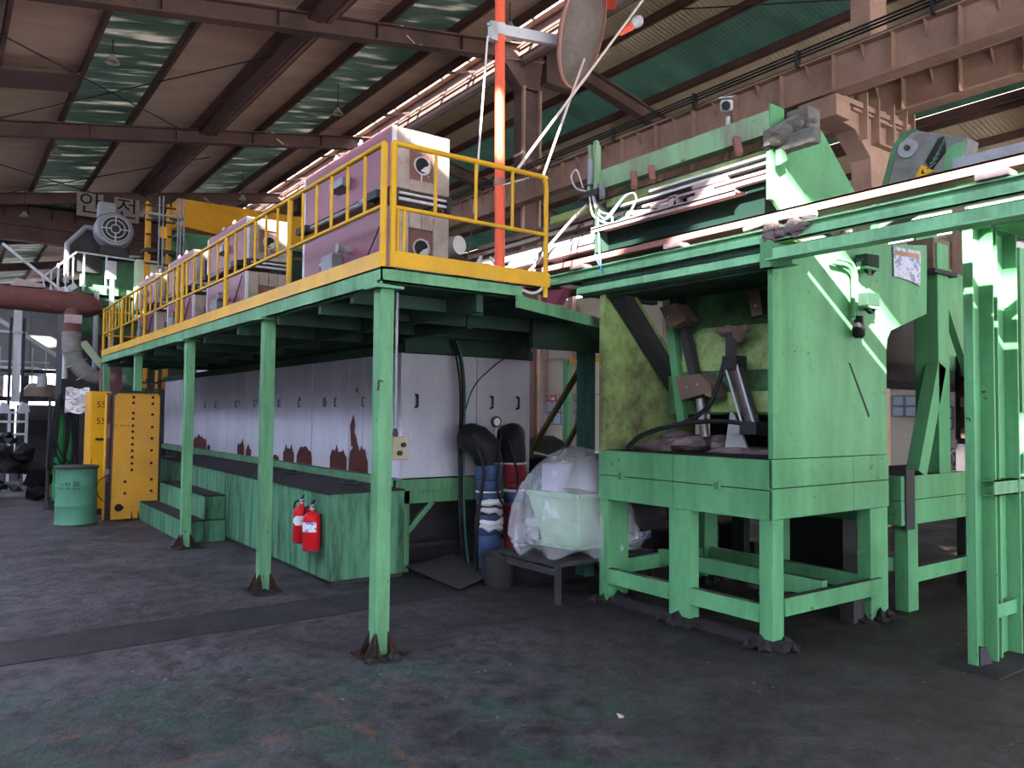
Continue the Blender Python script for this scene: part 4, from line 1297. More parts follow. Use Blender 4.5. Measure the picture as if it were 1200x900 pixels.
# soot tray
b = B()
b.prism([(X0 + .01, MYA + .03, 1.36), (4.0, MYA + .03, 1.36), (4.0, .33, 1.36), (X0 + .01, .33, 1.36)], (0, 0, .022))
b.obj('soot_bed', DIRT, mc)
b = B()
b.blob((3.3, .0, 1.37), (.55, .36, .16), 3, .2, 4, flat=0.0)
b.blob((3.35, -.75, 1.37), (.4, .5, .07), 3, .3, 8, flat=0.0)
b.obj('ash_heap', ASH, mc, 60)
for (c_, s_) in (((3.15, .0, 1.47), (.22, .15, .09)), ((3.0, -.25, 1.44), (.2, .16, .08)), ((3.2, -.42, 1.45), (.16, .1, .09))):
    B().blob(c_, s_, 2, .25, int(s_[0] * 100)).obj('slag_lump', ASH, mc, 50)
# tilted chute plate with welded pads
CH = mat('sooty chute green', (.075, .16, .07), .65, dirt=(.02, .025, .02), damt=.8, dscale=2.2, chip=(.03, .02, .02), camt=.0)
CHL = mat('rubbed chute green', (.30, .42, .16), .6, dirt=(.09, .08, .05), damt=.7, dscale=4)


def chx(z):
    return 3.10 + (z - 1.7) * .16


B().prism([(chx(1.72), .10, 1.72), (chx(3.0), .32, 3.0), (chx(3.0), MYA + .05, 3.0), (chx(1.72), MYA + .05, 1.72)], (.04, 0, 0)).obj('chute_plate', CH, mc)
B().prism([(chx(2.12) - .01, .0, 2.12), (chx(2.42) - .01, .02, 2.42), (chx(2.52) - .01, -.2, 2.52), (chx(2.5) - .01, MYA + .15, 2.5), (chx(2.1) - .01, MYA + .15, 2.1)], (.012, 0, 0)).obj('chute_pad', CHL, mc)
B().prism([(chx(1.74) - .01, -.4, 1.74), (chx(1.92) - .01, -.4, 1.92), (chx(1.92) - .01, MYA + .1, 1.92), (chx(1.74) - .01, MYA + .1, 1.74)], (.012, 0, 0)).obj('chute_pad', CHL, mc)
B().bar((chx(1.72) - .05, -.12, 1.62), (chx(3.0) - .05, .28, 3.0), .09, .06, up=(1, 0, 0)).obj('chute_edge', GM, mc)
B().bar((chx(1.9) - .09, -.30, 1.95), (chx(2.9) - .09, .08, 2.85), .08, .08, up=(1, 0, 0)).obj('lift_arm', DKM, mc)
BXB = mat('brown bracket steel', (.17, .11, .085), .6, dirt=(.07, .05, .04), damt=.5)
b1 = B().prism([(2.98, .12, 2.73), (2.98, -.08, 2.75), (2.98, -.22, 2.58), (2.98, -.02, 2.52)], (.18, 0, 0)).obj('slide_bracket', BXB, mc, bev=.006)
B().prism([(2.98, -.88, 2.76), (2.98, -1.0, 2.78), (2.98, -1.04, 2.55), (2.98, -.93, 2.54)], (.16, 0, 0)).obj('slide_bracket', BXB, mc, bev=.006)
B().prism([(2.9, -.15, 2.06), (2.9, -.44, 2.08), (2.9, -.5, 1.90), (2.9, -.22, 1.84)], (.22, 0, 0)).obj('slide_bracket', BXB, mc, bev=.006)
B().prism([(2.9, -.44, 2.08), (2.9, -.56, 1.98), (2.9, -.58, 1.86), (2.9, -.5, 1.88)], (.2, 0, 0)).obj('bracket_wing', BXB, mc)
B().cyl((3.0, -.36, 1.86), (3.02, -.40, 1.52), .04, 12).obj('bracket_stem', SV, mc, 40)
for y, z in ((.0, 2.63), (-.97, 2.63), (-.3, 1.96), (-.42, 1.98)):
    B().cyl((2.97 if z > 2.2 else 2.89, y, z), (3.0, y, z), .012, 8).obj('bolt', SV, mc)
# hydraulic cylinder and hoses
cy = B().tube([(2.98, -.76, 2.14), (3.0, -.94, 1.60)], .062, 16).obj('hydraulic_cylinder', mat('cylinder steel', (.13, .11, .11), .35, .5, dirt=(.05, .04, .04), damt=.6), mc, 40)
B().box(2.9, 3.05, -.83, -.68, 2.10, 2.22).obj('cylinder_head', DKM, cy, bev=.008)
B().box(2.9, 3.08, -1.03, -.86, 1.55, 1.66).obj('cylinder_foot', DKM, cy, bev=.008)
for dy in (-.06, .06):
    B().tube([(2.92, -.76 + dy, 2.14), (2.93, -.94 + dy, 1.6)], .012, 8).obj('tie_rod', SV, cy)
B().bar((3.0, -.70, 2.2), (3.06, -.66, 2.42), .09, .09).obj('clevis', DKM, mc)
b = B()
for (c_, s_) in (((3.07, -.62, 2.45), (.05, .12, .05)), ((3.06, -.72, 2.40), (.04, .08, .06)), ((3.07, -.8, 2.46), (.04, .05, .04))):
    b.blob(c_, s_, 2, .2, 5)
b.obj('pivot_lug', BXB, mc, 40)
B().tube(bez((2.96, -.66, 2.18), (2.90, -.66, 2.02), (2.86, -.58, 1.80), (2.80, -.40, 1.66), (2.72, -.12, 1.58), (2.66, .08, 1.50), (2.64, .16, 1.41), n=8), .02, 8).obj('hydraulic_hose', BLK, mc, 60)
B().tube(bez((2.94, -.92, 1.64), (2.86, -.66, 1.66), (2.78, -.35, 1.63), (2.70, -.05, 1.56), (2.64, .12, 1.46), (2.62, .18, 1.40), n=8), .02, 8).obj('hydraulic_hose', BLK, mc, 60)
B().tube([(2.97, -.665, 2.18), (2.93, -.665, 2.06)], .026, 10).obj('hose_ferrule', SV, mc, 40)
B().prism([(3.1, -.55, 1.40), (3.1, -.62, 1.78), (3.1, -.80, 1.42)], (.02, 0, 0)).obj('loose_plate', GL, mc)
# back wall of the machine body
B().box(3.98, 4.02, MYA + .03, .33, 1.36, 3.0).obj('back_plate', GK, mc)
B().prism([(2.47, MYA + .03, 2.80), (4.4, MYA + .03, 2.90), (4.4, .33, 2.90), (2.47, .33, 2.80)], (0, 0, .03)).obj('roof_plate', GK, mc)
B().box(2.44, 2.46, MYA + .05, .6, 2.82, 3.05).obj('sun_block_strip', GK, mc)  # dark strip added to stop sun leaking through the gap
# conduit, lamp socket and boxes on the side plate
cn = thing('conduit_run', (3.5, -1.56, 2.4), 'bent green conduit with a dark pendant fitting on the machine side', 'conduit')
B().tube(bez((3.16, -1.55, 2.93), (3.36, -1.56, 2.93), (3.45, -1.56, 2.87), (3.46, -1.56, 2.74), (3.46, -1.56, 2.5), n=6), .017, 8).obj('conduit', GM, cn, 40)
B().tube(bez((3.22, -1.55, 2.97), (3.42, -1.56, 2.96), (3.50, -1.56, 2.88), (3.505, -1.56, 2.74), (3.505, -1.56, 2.5), n=6), .014, 8).obj('conduit', GM, cn, 40)
B().lathe([(.03, .0), (.048, .02), (.05, .09), (.036, .12), (.034, .18)], (3.52, -1.57, 2.35), n=16).obj('pendant_fitting', BLK, cn, 40)
for z in (2.92, 2.60):
    c_ = B().box(3.52, 3.72, -1.64, -1.52, z - .005, z + .015).obj('box_shelf', GM, cn)
    B().prism([(3.56, -1.63, z + .02), (3.74, -1.63, z + .02), (3.74, -1.63, z + .13), (3.54, -1.63, z + .12)], (0, .1, 0)).obj('terminal_box', GK, cn, bev=.005)
    B().tube([(3.55, -1.60, z), (3.60, -1.62, z - .04), (3.68, -1.6, z - .03), (3.72, -1.6, z + .02)], .014, 6).obj('cable_tail', BLK, cn)
nt_ = thing('notice_sheet', (4.42, -1.53, 2.92), 'creased paper notice taped high on the machine side plate', 'notice')
B().prism([(4.17, -1.525, 3.20), (4.66, -1.525, 3.22), (4.64, -1.525, 2.90), (4.44, -1.53, 2.93), (4.18, -1.525, 2.94)], (0, .006, 0)).obj('paper', POST, nt_)
B().prism([(4.19, -1.529, 3.13), (4.62, -1.529, 3.15), (4.62, -1.529, 3.19), (4.19, -1.529, 3.17)], (0, .003, 0)).obj('printed_heading', mat('orange heading ink', (.35, .2, .12), .6, bump=0), nt_)

# ------------------------------------------------------------------ second green machine behind
m2 = thing('furnace_machine', (5.2, -.8, 0), 'second mint green machine beyond, with braced box column', 'machine')
for xa, xb in ((4.27, 4.42), (4.425, 6.2)):
    B().box(xa, xb, -1.52, -1.45, .98, 1.19).obj('side_band', GM, m2, bev=.003)
    B().box(xa, xb, -1.52, -1.45, .76, .975).obj('side_band', GM, m2, bev=.003)
B().box(4.27, 4.34, -1.45, .3, .76, 1.19).obj('end_band', GM, m2)
B().box(4.3, 6.2, -1.45, .3, 1.12, 1.16).obj('tray', DIRT, m2)
for (xa, xb, ya, yb_) in ((4.38, 4.56, -1.52, -1.40), (4.28, 4.40, -1.3, -1.15), (6.0, 6.2, -1.52, -1.4), (4.3, 4.4, .15, .3), (5.2, 5.55, -.3, -.1)):
    B().box(xa, xb, ya, yb_, 0, .76).obj('leg', GM if ya < -1 else GK, m2, bev=.005)
B().bar((4.56, -1.48, .31), (6.0, -1.48, .31), .07, .13).obj('leg_rail', GM, m2)
B().bar((4.2, -1.2, .40), (4.5, -1.42, .40), .07, .12).obj('leg_rail', GM, m2)
B().bar((4.5, .2, .31), (6.0, .2, .31), .07, .13).obj('leg_rail', GK, m2)
B().box(4.98, 5.2, -1.52, -1.30, 1.19, 3.35).obj('box_column', GM, m2, bev=.006)
B().box(4.85, 5.3, -1.56, -1.2, 3.05, 3.09).obj('column_shelf', DKM, m2)
B().box(4.95, 5.28, -1.5, -1.25, 3.09, 3.4).obj('valve_box', BXB, m2, bev=.01)
B().bar((4.66, -1.46, 1.2), (5.06, -1.46, 2.2), .12, .16, up=(1, 0, 0)).obj('brace', GM, m2, bev=.004)
B().box(4.33, 4.48, -1.535, -1.50, .72, 1.25).obj('brace_foot', DKM, m2)
B().bar((5.22, -1.40, 3.12), (6.0, -1.40, 2.0), .07, .13, up=(1, 0, 0)).obj('brace', GM, m2, bev=.004)
P2 = [(5.2, 2.18), (6.6, 2.22), (6.6, 3.2), (6.0, 3.22), (5.75, 3.3), (5.62, 3.6), (5.2, 3.6)]
B().prism([(x, -1.22, z) for x, z in P2], (0, .03, 0)).obj('side_plate', GM, m2)
B().box(4.9, 5.15, -.6, .25, .0, 1.15).obj('ash_bin', DKM, m2)
hp = thing('dark_hopper', (5.2, .0, 1.9), 'dark hopper body hanging between the two green machines', 'hopper')
B().prism([(4.35, -.62, 2.2), (7.4, -.62, 2.28), (7.4, -.62, 3.3), (4.35, -.62, 3.3)], (0, .6, 0)).obj('hopper_shell', mat('blue black shell', (.022, .03, .036), .5), hp)
B().box(4.3, 7.6, -.68, -.62, 2.10, 2.3).obj('hopper_skirt', DKM, hp)
B().box(4.3, 8.2, -.72, -.60, 2.02, 2.10).obj('hopper_rail', BLK, hp)
B().tube(bez((7.15, -.9, 2.12), (7.16, -.9, 2.38), (7.28, -.9, 2.5), (7.42, -.9, 2.4), (7.42, -.9, 2.12), n=6), .045, 8).obj('hook_eye', GK, hp, 40)
B().box(7.62, 7.85, -.9, -.8, .4, 2.6).obj('hopper_post', BXB, hp)
ub_ = thing('dark_filler_unit', (4.3, 2.0, 0), 'low dark filler unit on the floor behind the legs of the first machine', 'machine')  # added dark bulk, for beams there and to deepen the shade
B().box(3.5, 4.7, 1.6, 2.6, 0, .82).obj('unit_body', DKM, ub_, bev=.01)
B().box(4.75, 5.9, 1.9, 2.6, 0, .55).obj('unit_body', BLK, ub_, bev=.01)
B().tube([(3.3, 1.4, .4), (5.9, 1.4, .4)], .06, 10).obj('unit_pipe', DKM, ub_)
for x in (3.5, 4.6, 5.7):
    B().box(x, x + .06, 1.36, 1.6, 0, .42).obj('pipe_stand', DKM, ub_)

# ------------------------------------------------------------------ overhead conveyor frame crossing above the machine
cv = thing('conveyor_frame', (2.9, -1.5, 2.84), 'green overhead conveyor frame with red oxide rail above the machine', 'conveyor')
YN, YF = -6.0, 1.15
B().box(2.38, 2.388, -6, .62, 2.845, 2.925).box(2.38, 2.46, -6, .62, 2.845, 2.853).box(2.38, 2.46, -6, .62, 2.917, 2.925).obj('lower_channel', G2, cv)
B().box(2.30, 2.38, -6, -1.55, 2.838, 2.85).box(2.372, 2.38, -6, -1.55, 2.85, 2.935).obj('lower_angle', G2, cv)
B().box(2.36, 2.46, -1.56, -1.46, 2.80, 3.02).obj('splice_bracket', GM, cv, bev=.004)
B().box(2.38, 2.48, -1.72, -1.46, 2.80, 2.825).obj('splice_shelf', GM, cv)
ub = B().box(2.40, 2.408, -6, YF, 2.985, 3.075).box(2.36, 2.44, -6, YF, 3.075, 3.085).box(2.40, 2.46, -6, YF, 2.985, 2.995).obj('upper_channel', G2, cv)
B().box(2.41, 2.9, -1.45, YF, 3.06, 3.07).obj('frame_floor', GK, cv)
B().box(2.44, 2.56, -6, YF + 1.2, 3.15, 3.165).box(2.49, 2.51, -6, YF + 1.2, 3.165, 3.2).box(2.40, 2.58, -6, YF + 1.2, 3.2, 3.215).box(2.40, 2.41, -6, YF + 1.2, 3.15, 3.215).obj('running_rail', RR, cv)
for y in (-.62, .58, -3.05, -4.3):
    B().box(2.33, 2.46, y - .09, y + .09, 3.09, 3.13).obj('rail_clip', PK, cv, bev=.004)
b = B()
for k in range(40):
    y = -2.2 - k * .075
    b.box(2.46, 2.54, y, y + .04, 3.215, 3.235)
b.obj('drive_chain', DKM, cv, kind='stuff')
B().box(3.38, 3.46, -6, .6, 3.09, 3.2).obj('far_side_beam', G, cv)
for y in (-5.2, -4.2, -3.3):
    B().box(2.42, 3.4, y, y + .07, 3.0, 3.06).obj('cross_member', G, cv)
B().box(3.46, 4.3, -3.3, -2.62, 3.06, 3.09).obj('side_shelf', GM, cv)
B().box(2.5, 3.5, .62, .7, 2.86, 3.0).obj('cross_member', GK, cv)
b = B()
q = random.Random(31)
for k in range(26):
    b.blob((2.385 + q.uniform(-.015, .02), -1.50 - q.random() * .34, 3.0 + q.random() * .11), (.025, .035 + q.random() * .03, .02 + q.random() * .025), 2, .3, k)
b.obj('dirt_lump', ASH, cv, 60)
B().tube(bez((2.40, -1.9, 3.13), (2.40, -1.6, 3.15), (2.39, -1.3, 3.12), n=6), .02, 6).obj('dirt_crust', PK, cv, 40)
b = B().box(2.44, 2.7, -1.62, -1.45, 3.0, 3.02)
b.obj('gusset_plate', GD, cv)

# ------------------------------------------------------------------ tilting hood and its slide gear on top of the machine
hd = thing('hood', (2.7, -.5, 3.2), 'tilted green furnace hood with slide gear and dusty top beam', 'hood')
EP = [(2.385, 3.67), (2.385, 3.31), (2.44, 3.31), (2.53, 3.24), (3.56, 3.56), (3.08, 3.97), (2.91, 4.02)]
B().prism([(x, -1.53, z) for x, z in EP], (0, .03, 0)).obj('end_plate', GM, hd, bev=.003)
EP2 = [(2.40, 3.64), (2.40, 3.22), (3.4, 3.22), (3.4, 3.6), (2.9, 3.98)]
B().prism([(x, .36, z) for x, z in EP2], (0, .03, 0)).obj('end_plate', GK, hd)
B().prism([(2.56, -1.5, 3.2), (2.60, -1.5, 3.2), (2.56, -1.5, 3.55), (2.52, -1.5, 3.55)], (0, 1.88, 0)).obj('inner_wall', mat('hood inner shade green', (.008, .022, .017), .6), hd)  # shade of the hood void put into a near-black green
B().prism([(2.50, -1.5, 3.50), (3.4, -1.5, 3.60), (3.4, -1.5, 3.63), (2.50, -1.5, 3.53)], (0, 1.88, 0)).obj('inner_roof', MATS['hood inner shade green'], hd)
B().box(2.56, 2.8, -1.5, 2.4, 3.22, 3.235).obj('slag_shelf', DKM, hd)
# ledge with bright lip
B().box(2.38, 2.53, -1.22, .42, 3.435, 3.45).box(2.38, 2.386, -1.22, .42, 3.41, 3.46).obj('ledge', PK, hd)
B().box(2.39, 2.44, -1.5, -.9, 3.47, 3.5).obj('ledge_strip', PK, hd)
for z0_, z1_, x, m_, ya, yb_ in ((3.60, 3.625, 2.44, SV, -1.5, .1), (3.665, 3.74, 2.52, GD, -1.5, 1.2), (3.53, 3.55, 2.42, PK, -1.5, -.2), (3.745, 3.80, 2.62, DKM, -1.5, 1.0), (3.56, 3.60, 2.56, DKM, -1.5, 2.4), (3.64, 3.66, 2.40, SV, -1.5, -.3)):
    B().box(x, x + .05, ya, yb_, z0_, z1_).obj('slide_bar', m_, hd)
# valves and blocks along the ledge
q = random.Random(21)
for k in range(14):
    y = .02 - k * .047 + q.uniform(-.012, .012)
    h = q.uniform(.03, .10)
    if k % 3 == 0:
        B().lathe([(.018, 0), (.03, .01), (.03, h), (.015, h + .012)], (2.44 + q.uniform(0, .05), y, 3.45), n=12).obj('valve_body', PK, hd, 40)
    elif k % 3 == 1:
        B().box(2.42, 2.50, y - .018, y + .02, 3.45, 3.45 + h).obj('valve_block', PK, hd, bev=.004)
    else:
        B().cyl((2.43, y - .03, 3.47 + h * .4), (2.43, y + .04, 3.48 + h * .4), .024, 10).obj('valve_coil', PK, hd, 40)
B().box(2.42, 2.52, -.60, -.50, 3.45, 3.56).obj('cylinder_end', PK, hd, bev=.006)
B().cyl((2.47, -.5, 3.50), (2.47, -.3, 3.52), .034, 14).obj('air_cylinder', PK, hd, 40)
B().cyl((2.46, -.60, 3.54), (2.46, -.66, 3.54), .02, 10).obj('cylinder_nose', PK, hd, 40)
B().box(2.41, 2.5, -1.02, -.72, 3.45, 3.50).box(2.41, 2.46, -.98, -.8, 3.50, 3.53).obj('slide_block', PK, hd, bev=.004)
B().box(2.42, 2.5, -1.1, -.76, 3.56, 3.60).obj('slide_block', PK, hd, bev=.004)
# dusty top beam on short red struts
B().prism([(2.52, -1.44, 3.86), (2.50, -1.44, 4.03), (2.66, -1.44, 4.08), (2.66, -1.44, 4.06), (2.52, -1.44, 4.01), (2.54, -1.44, 3.875), (2.66, -1.44, 3.89), (2.66, -1.44, 3.875)], (0, 1.93, 0)).obj('top_beam', mat('scaled mint paint', (.24, .43, .23), .6, dirt=(.20, .19, .15), damt=.9, dscale=3.5, streak=True, chip=(.09, .08, .07), camt=.05, cscale=13, dust=.9), hd)
B().box(2.51, 2.68, -1.455, -1.44, 3.86, 4.08).obj('beam_end_plate', GM, hd)
for y in (-.04, -.26, -1.17, .38):
    B().bar((2.50, y + .03, 3.90), (2.44, y - .05, 3.74), .05, .05).obj('strut', RR if y < .3 else GY, hd, bev=.004)
B().box(2.44, 2.54, -1.86, -1.44, 3.66, 3.78).obj('dirty_cap', mat('caked dirt', (.16, .15, .14), .9, dirt=(.07, .065, .06), damt=.8, dscale=7, bump=1, bscale=25), hd, bev=.02)
cp = B()
q = random.Random(37)
for k in range(30):
    u = q.random()
    cp.blob((2.40 + .50 * u, -1.53 - q.random() * .08, 3.74 + .26 * u + q.uniform(-.02, .05)), (.05, .05, .03), 2, .3, k)
cp.box(2.74, 2.90, -1.62, -1.44, 3.90, 4.07)
cp.obj('dirt_lump', MATS['caked dirt'], hd, 60)
B().prism([(2.36, -1.55, 3.70), (2.86, -1.55, 3.98), (2.90, -1.55, 4.05), (2.80, -1.55, 4.07), (2.36, -1.55, 3.82)], (0, .06, 0)).obj('cap_bar', MATS['caked dirt'], hd, bev=.01)
B().prism([(2.41, -1.56, 3.55), (2.50, -1.56, 3.60), (2.47, -1.56, 3.67), (2.41, -1.56, 3.67)], (0, -.05, 0)).obj('catch', GB, hd, bev=.006)
B().prism([(2.52, -1.545, 3.64), (2.62, -1.545, 3.70), (2.62, -1.545, 3.73), (2.52, -1.545, 3.67)], (0, .012, 0)).obj('slot_plate', BLK, hd)
# left end post with cables
B().box(2.46, 2.5, .52, .56, 3.82, 4.30).box(2.46, 2.5, .44, .48, 3.82, 4.32).box(2.5, 2.52, .44, .56, 3.82, 4.28).obj('end_post', MATS['scaled mint paint'], hd)
B().cyl((2.44, .50, 3.9), (2.44, .50, 4.15), .03, 10).obj('post_cylinder', GY, hd, 40)
B().box(2.42, 2.56, .38, .64, 3.78, 3.84).obj('post_foot', DKM, hd)
# rails running on toward the furnace platform
for x, z, h, m_ in ((2.6, 3.42, .06, PK), (2.75, 3.62, .05, BD), (2.5, 3.30, .04, PK), (2.9, 3.75, .06, BD), (2.7, 3.52, .03, GY)):
    B().box(x, x + .06, .4, 3.1, z, z + h).obj('slide_bar', m_, hd)
B().box(2.5, 2.9, .5, 1.5, 3.36, 3.40).obj('carriage_plate', PK, hd)
B().tube([(2.55, 1.9, 3.34), (2.55, 1.0, 3.36), (2.55, .75, 3.38)], [.05, .075, .06], 16).obj('guide_roller', GY, hd, 40)
for y in (2.1, 1.6, 1.1):
    B().box(2.6, 2.95, y, y + .15, 3.1, 3.3).obj('carriage_block', PK, hd, bev=.01)

cb = thing('cable_bundle', (2.45, .4, 3.5), 'pale and blue cables looping off the hood end post', 'cable')
B().tube(bez((2.44, .48, 3.84), (2.42, .38, 3.62), (2.42, .24, 3.52), (2.41, .02, 3.66), (2.42, -.10, 3.68), (2.44, -.12, 3.6), n=8), .009, 6).obj('cable', CWH, cb, 60)
B().tube(bez((2.42, .30, 3.50), (2.41, .16, 3.58), (2.41, .02, 3.67), (2.42, -.04, 3.69), n=8), .009, 6).obj('cable', CBL, cb, 60)
B().tube(bez((2.43, .50, 3.80), (2.42, .44, 3.60), (2.42, .30, 3.50), (2.42, .16, 3.46), (2.44, .0, 3.50), (2.44, -.1, 3.6), n=8), .010, 6).obj('cable', CWH, cb, 60)
B().tube(bez((2.44, .45, 3.8), (2.43, .36, 3.62), (2.43, .20, 3.54), (2.43, .20, 3.46), (2.43, .34, 3.44), n=8), .013, 6).obj('cable', GY, cb, 60)
B().tube(bez((2.45, .55, 3.72), (2.44, .75, 3.62), (2.42, 1.1, 3.40), (2.40, 1.3, 3.24), (2.3, 1.45, 3.1), (1.9, 1.3, 3.02), n=8), .016, 6).obj('cable', CWH, cb, 60)
B().tube(bez((2.46, .62, 3.9), (2.46, .72, 4.1), (2.46, .80, 4.05), (2.46, .72, 3.92), (2.46, .58, 3.86), n=8), .008, 6).obj('cable', CWH, cb, 60)
B().tube(bez((2.40, .35, 3.55), (2.40, .33, 3.35), (2.38, .30, 3.2), (2.37, .26, 3.03), n=6), .010, 6).obj('cable', CBL, cb, 60)
B().tube(bez((2.38, .36, 3.2), (2.37, .30, 3.1), (2.37, .24, 3.0), n=6), .008, 6).obj('cable', CBL, cb, 60)
# small purple box beyond the conveyor
pp = thing('furnace_box', (3.2, 1.9, 2.9), 'small purple furnace box end seen behind the conveyor rails', 'furnace box')
B().box(2.9, 2.95, 1.6, 2.1, 3.15, 3.5).obj('side_casing', PU, pp)
B().box(2.95, 3.5, 1.55, 2.1, 3.1, 3.55).obj('body', RF, pp, bev=.01)
B().box(3.08, 3.3, 1.52, 1.56, 3.18, 3.45).obj('burner_plate', RFP, pp)
pr_ = thing('maroon_bracket', (2.3, 1.0, 2.9), 'maroon folded steel bracket at the left end of the conveyor frame', 'bracket')
B().prism([(2.32, .72, 2.92), (2.32, 1.05, 2.93), (2.32, 1.08, 2.83), (2.32, .86, 2.78)], (.1, 0, 0)).obj('folded_plate', mat('maroon paint', (.25, .06, .10), .5), pr_)
cl = thing('cable_drum', (1.1, 1.3, 3.1), 'pale cylindrical drum lying on the platform behind the end rail', 'drum')
B().tube([(1.32, 1.6, 3.3), (1.42, 1.2, 3.3)], .09, 18).obj('drum_body', WT, cl, 40)
B().tube([(1.62, 1.15, 2.72), (1.60, 1.15, 3.12)], [.17, .13], 18).obj('drum_stand', GB, cl, 40)
B().tube(bez((1.25, 1.2, 2.73), (1.45, 1.15, 2.9), (1.6, 1.1, 3.2), n=6), .018, 6).obj('cable', CWH, cl, 40)
B().tube(bez((1.7, 1.1, 3.2), (1.8, .9, 2.95), (2.0, .8, 2.85), (2.2, .8, 3.0), n=8), .016, 6).obj('cable', CWH, cl, 40)

# ------------------------------------------------------------------ security camera, drive guard
sc_ = thing('security_camera', (2.62, -.97, 4.06), 'grey bullet security camera standing on the dusty top beam', 'camera')
B().lathe([(.028, 0), (.03, .01), (.018, .03), (.018, .10)], (2.62, -.97, 4.05), n=14).obj('camera_stand', GL, sc_, 40)
B().bar((2.66, -.93, 4.27), (2.52, -1.03, 4.20), .095, .095).obj('camera_housing', GL, sc_, bev=.02)
B().bar((2.68, -.92, 4.335), (2.49, -1.05, 4.255), .11, .012).obj('sun_shield', GL, sc_, bev=.004)
B().tube([(2.525, -1.027, 4.20), (2.50, -1.044, 4.195)], .034, 16).obj('lens', BLK, sc_, 40)
dg_ = thing('drive_guard', (3.4, -2.2, 3.3), 'sloping green belt guard with mesh window and yellow warning triangle', 'guard')
GDU = mat('dusty guard paint', (.20, .20, .19), .8, dirt=(.11, .10, .10), damt=.7, dscale=5, bump=.5)
GPL = [(-1.86, 3.10), (-2.04, 3.72), (-2.10, 3.80), (-2.20, 3.81), (-2.56, 3.66), (-2.52, 3.45), (-2.2, 3.25)]
# the guard's big face looks to -x, its edge follows the belt
B().prism([(3.2, y, z) for y, z in GPL], (.18, 0, 0)).obj('guard_body', GDU, dg_, bev=.012)
B().prism([(3.19, -1.84, 3.10), (3.19, -2.03, 3.73), (3.19, -2.10, 3.815), (3.19, -2.20, 3.825), (3.19, -2.12, 3.77), (3.19, -2.06, 3.70), (3.19, -1.90, 3.10)], (.2, 0, 0)).obj('belt_edge', GB, dg_)
B().lathe([(.07, 0), (.075, .01), (.06, .02)], (3.18, -2.15, 3.69), 'X', 24).obj('pulley_cap', GY, dg_, 40)
B().lathe([(.02, 0), (.02, .03)], (3.16, -2.15, 3.69), 'X', 12).obj('shaft_end', DKM, dg_, 40)
B().prism([(3.192, -2.31, 3.48), (3.192, -2.27, 3.56), (3.192, -2.36, 3.70), (3.192, -2.40, 3.71), (3.192, -2.42, 3.60)], (.01, 0, 0)).obj('mesh_window', BLK, dg_)
for k in range(6):
    B().bar((3.188, -2.285 - k * .022, 3.50 + k * .03), (3.188, -2.35 - k * .012, 3.53 + k * .032), .006, .012).obj('window_slat', GB, dg_)
B().prism([(3.19, -2.40, 3.46), (3.19, -2.42, 3.62), (3.19, -2.54, 3.64), (3.19, -2.52, 3.46)], (.012, 0, 0)).obj('light_panel', GM, dg_)
B().prism([(3.186, -2.19, 3.45), (3.186, -2.25, 3.54), (3.186, -2.335, 3.475)], (.006, 0, 0)).obj('warning_triangle', YB, dg_)
B().prism([(3.184, -2.245, 3.475), (3.184, -2.255, 3.51), (3.184, -2.27, 3.47)], (.003, 0, 0)).obj('warning_mark', INK, dg_)
# thin tray beside the conveyor at right
B().box(3.1, 3.16, -6.0, -2.5, 3.42, 3.5).obj('cable_tray', GY, dg_)

# ------------------------------------------------------------------ ladder-like channel posts at the right
ld = thing('channel_ladder', (3.55, -2.55, 0), 'pair of mint green channel posts joined by rungs, nearest the lens', 'ladder')


def cpost(x0, x1, y, name):
    B().box(x0, x1, y, y + .014, 0, 3.06).box(x0, x0 + .018, y - .05, y, 0, 3.06).box(x1 - .018, x1, y - .09, y, 0, 3.06).obj(name, GM, ld, bev=.003)


cpost(3.26, 3.50, -2.50, 'channel_post')
cpost(3.60, 3.85, -2.52, 'channel_post')
B().box(3.49, 3.84, -2.58, -2.48, .30, .40).obj('rung', GM, ld, bev=.003)
B().box(3.44, 4.8, -2.60, -2.592, 1.16, 1.27).box(3.44, 4.8, -2.60, -2.52, 1.26, 1.27).box(3.44, 4.8, -2.60, -2.52, 1.16, 1.17).obj('rung', G, ld)
B().box(3.1, 4.0, -2.75, -2.35, 0, .012).obj('floor_plate', TRN, ld)
B().prism([(3.28, -2.56, .012), (3.42, -2.58, .012), (3.38, -2.56, .12), (3.30, -2.55, .13)], (0, .06, 0)).obj('foot_clip', DKM, ld)
B().box(3.2, 4.1, -2.6, -2.4, 3.06, 3.09).obj('head_plate', GM, ld)
pz = thing('notice_sheet', (6.6, -1.5, 3.2), 'pinkish notice sheet hanging behind the ladder posts', 'notice')
B().box(6.40, 6.86, -1.56, -1.55, 3.2, 3.52).obj('paper', POST2, pz)
B().box(6.35, 6.95, -1.55, -1.53, 3.15, 3.6).obj('backing_board', GL, pz)
gp = thing('channel_post', (5.6, -2.2, 0), 'far mint green post beyond the ladder posts', 'post')
B().box(5.55, 5.75, -2.0, -1.85, 0, 3.3).obj('shaft', GM, gp, bev=.004)

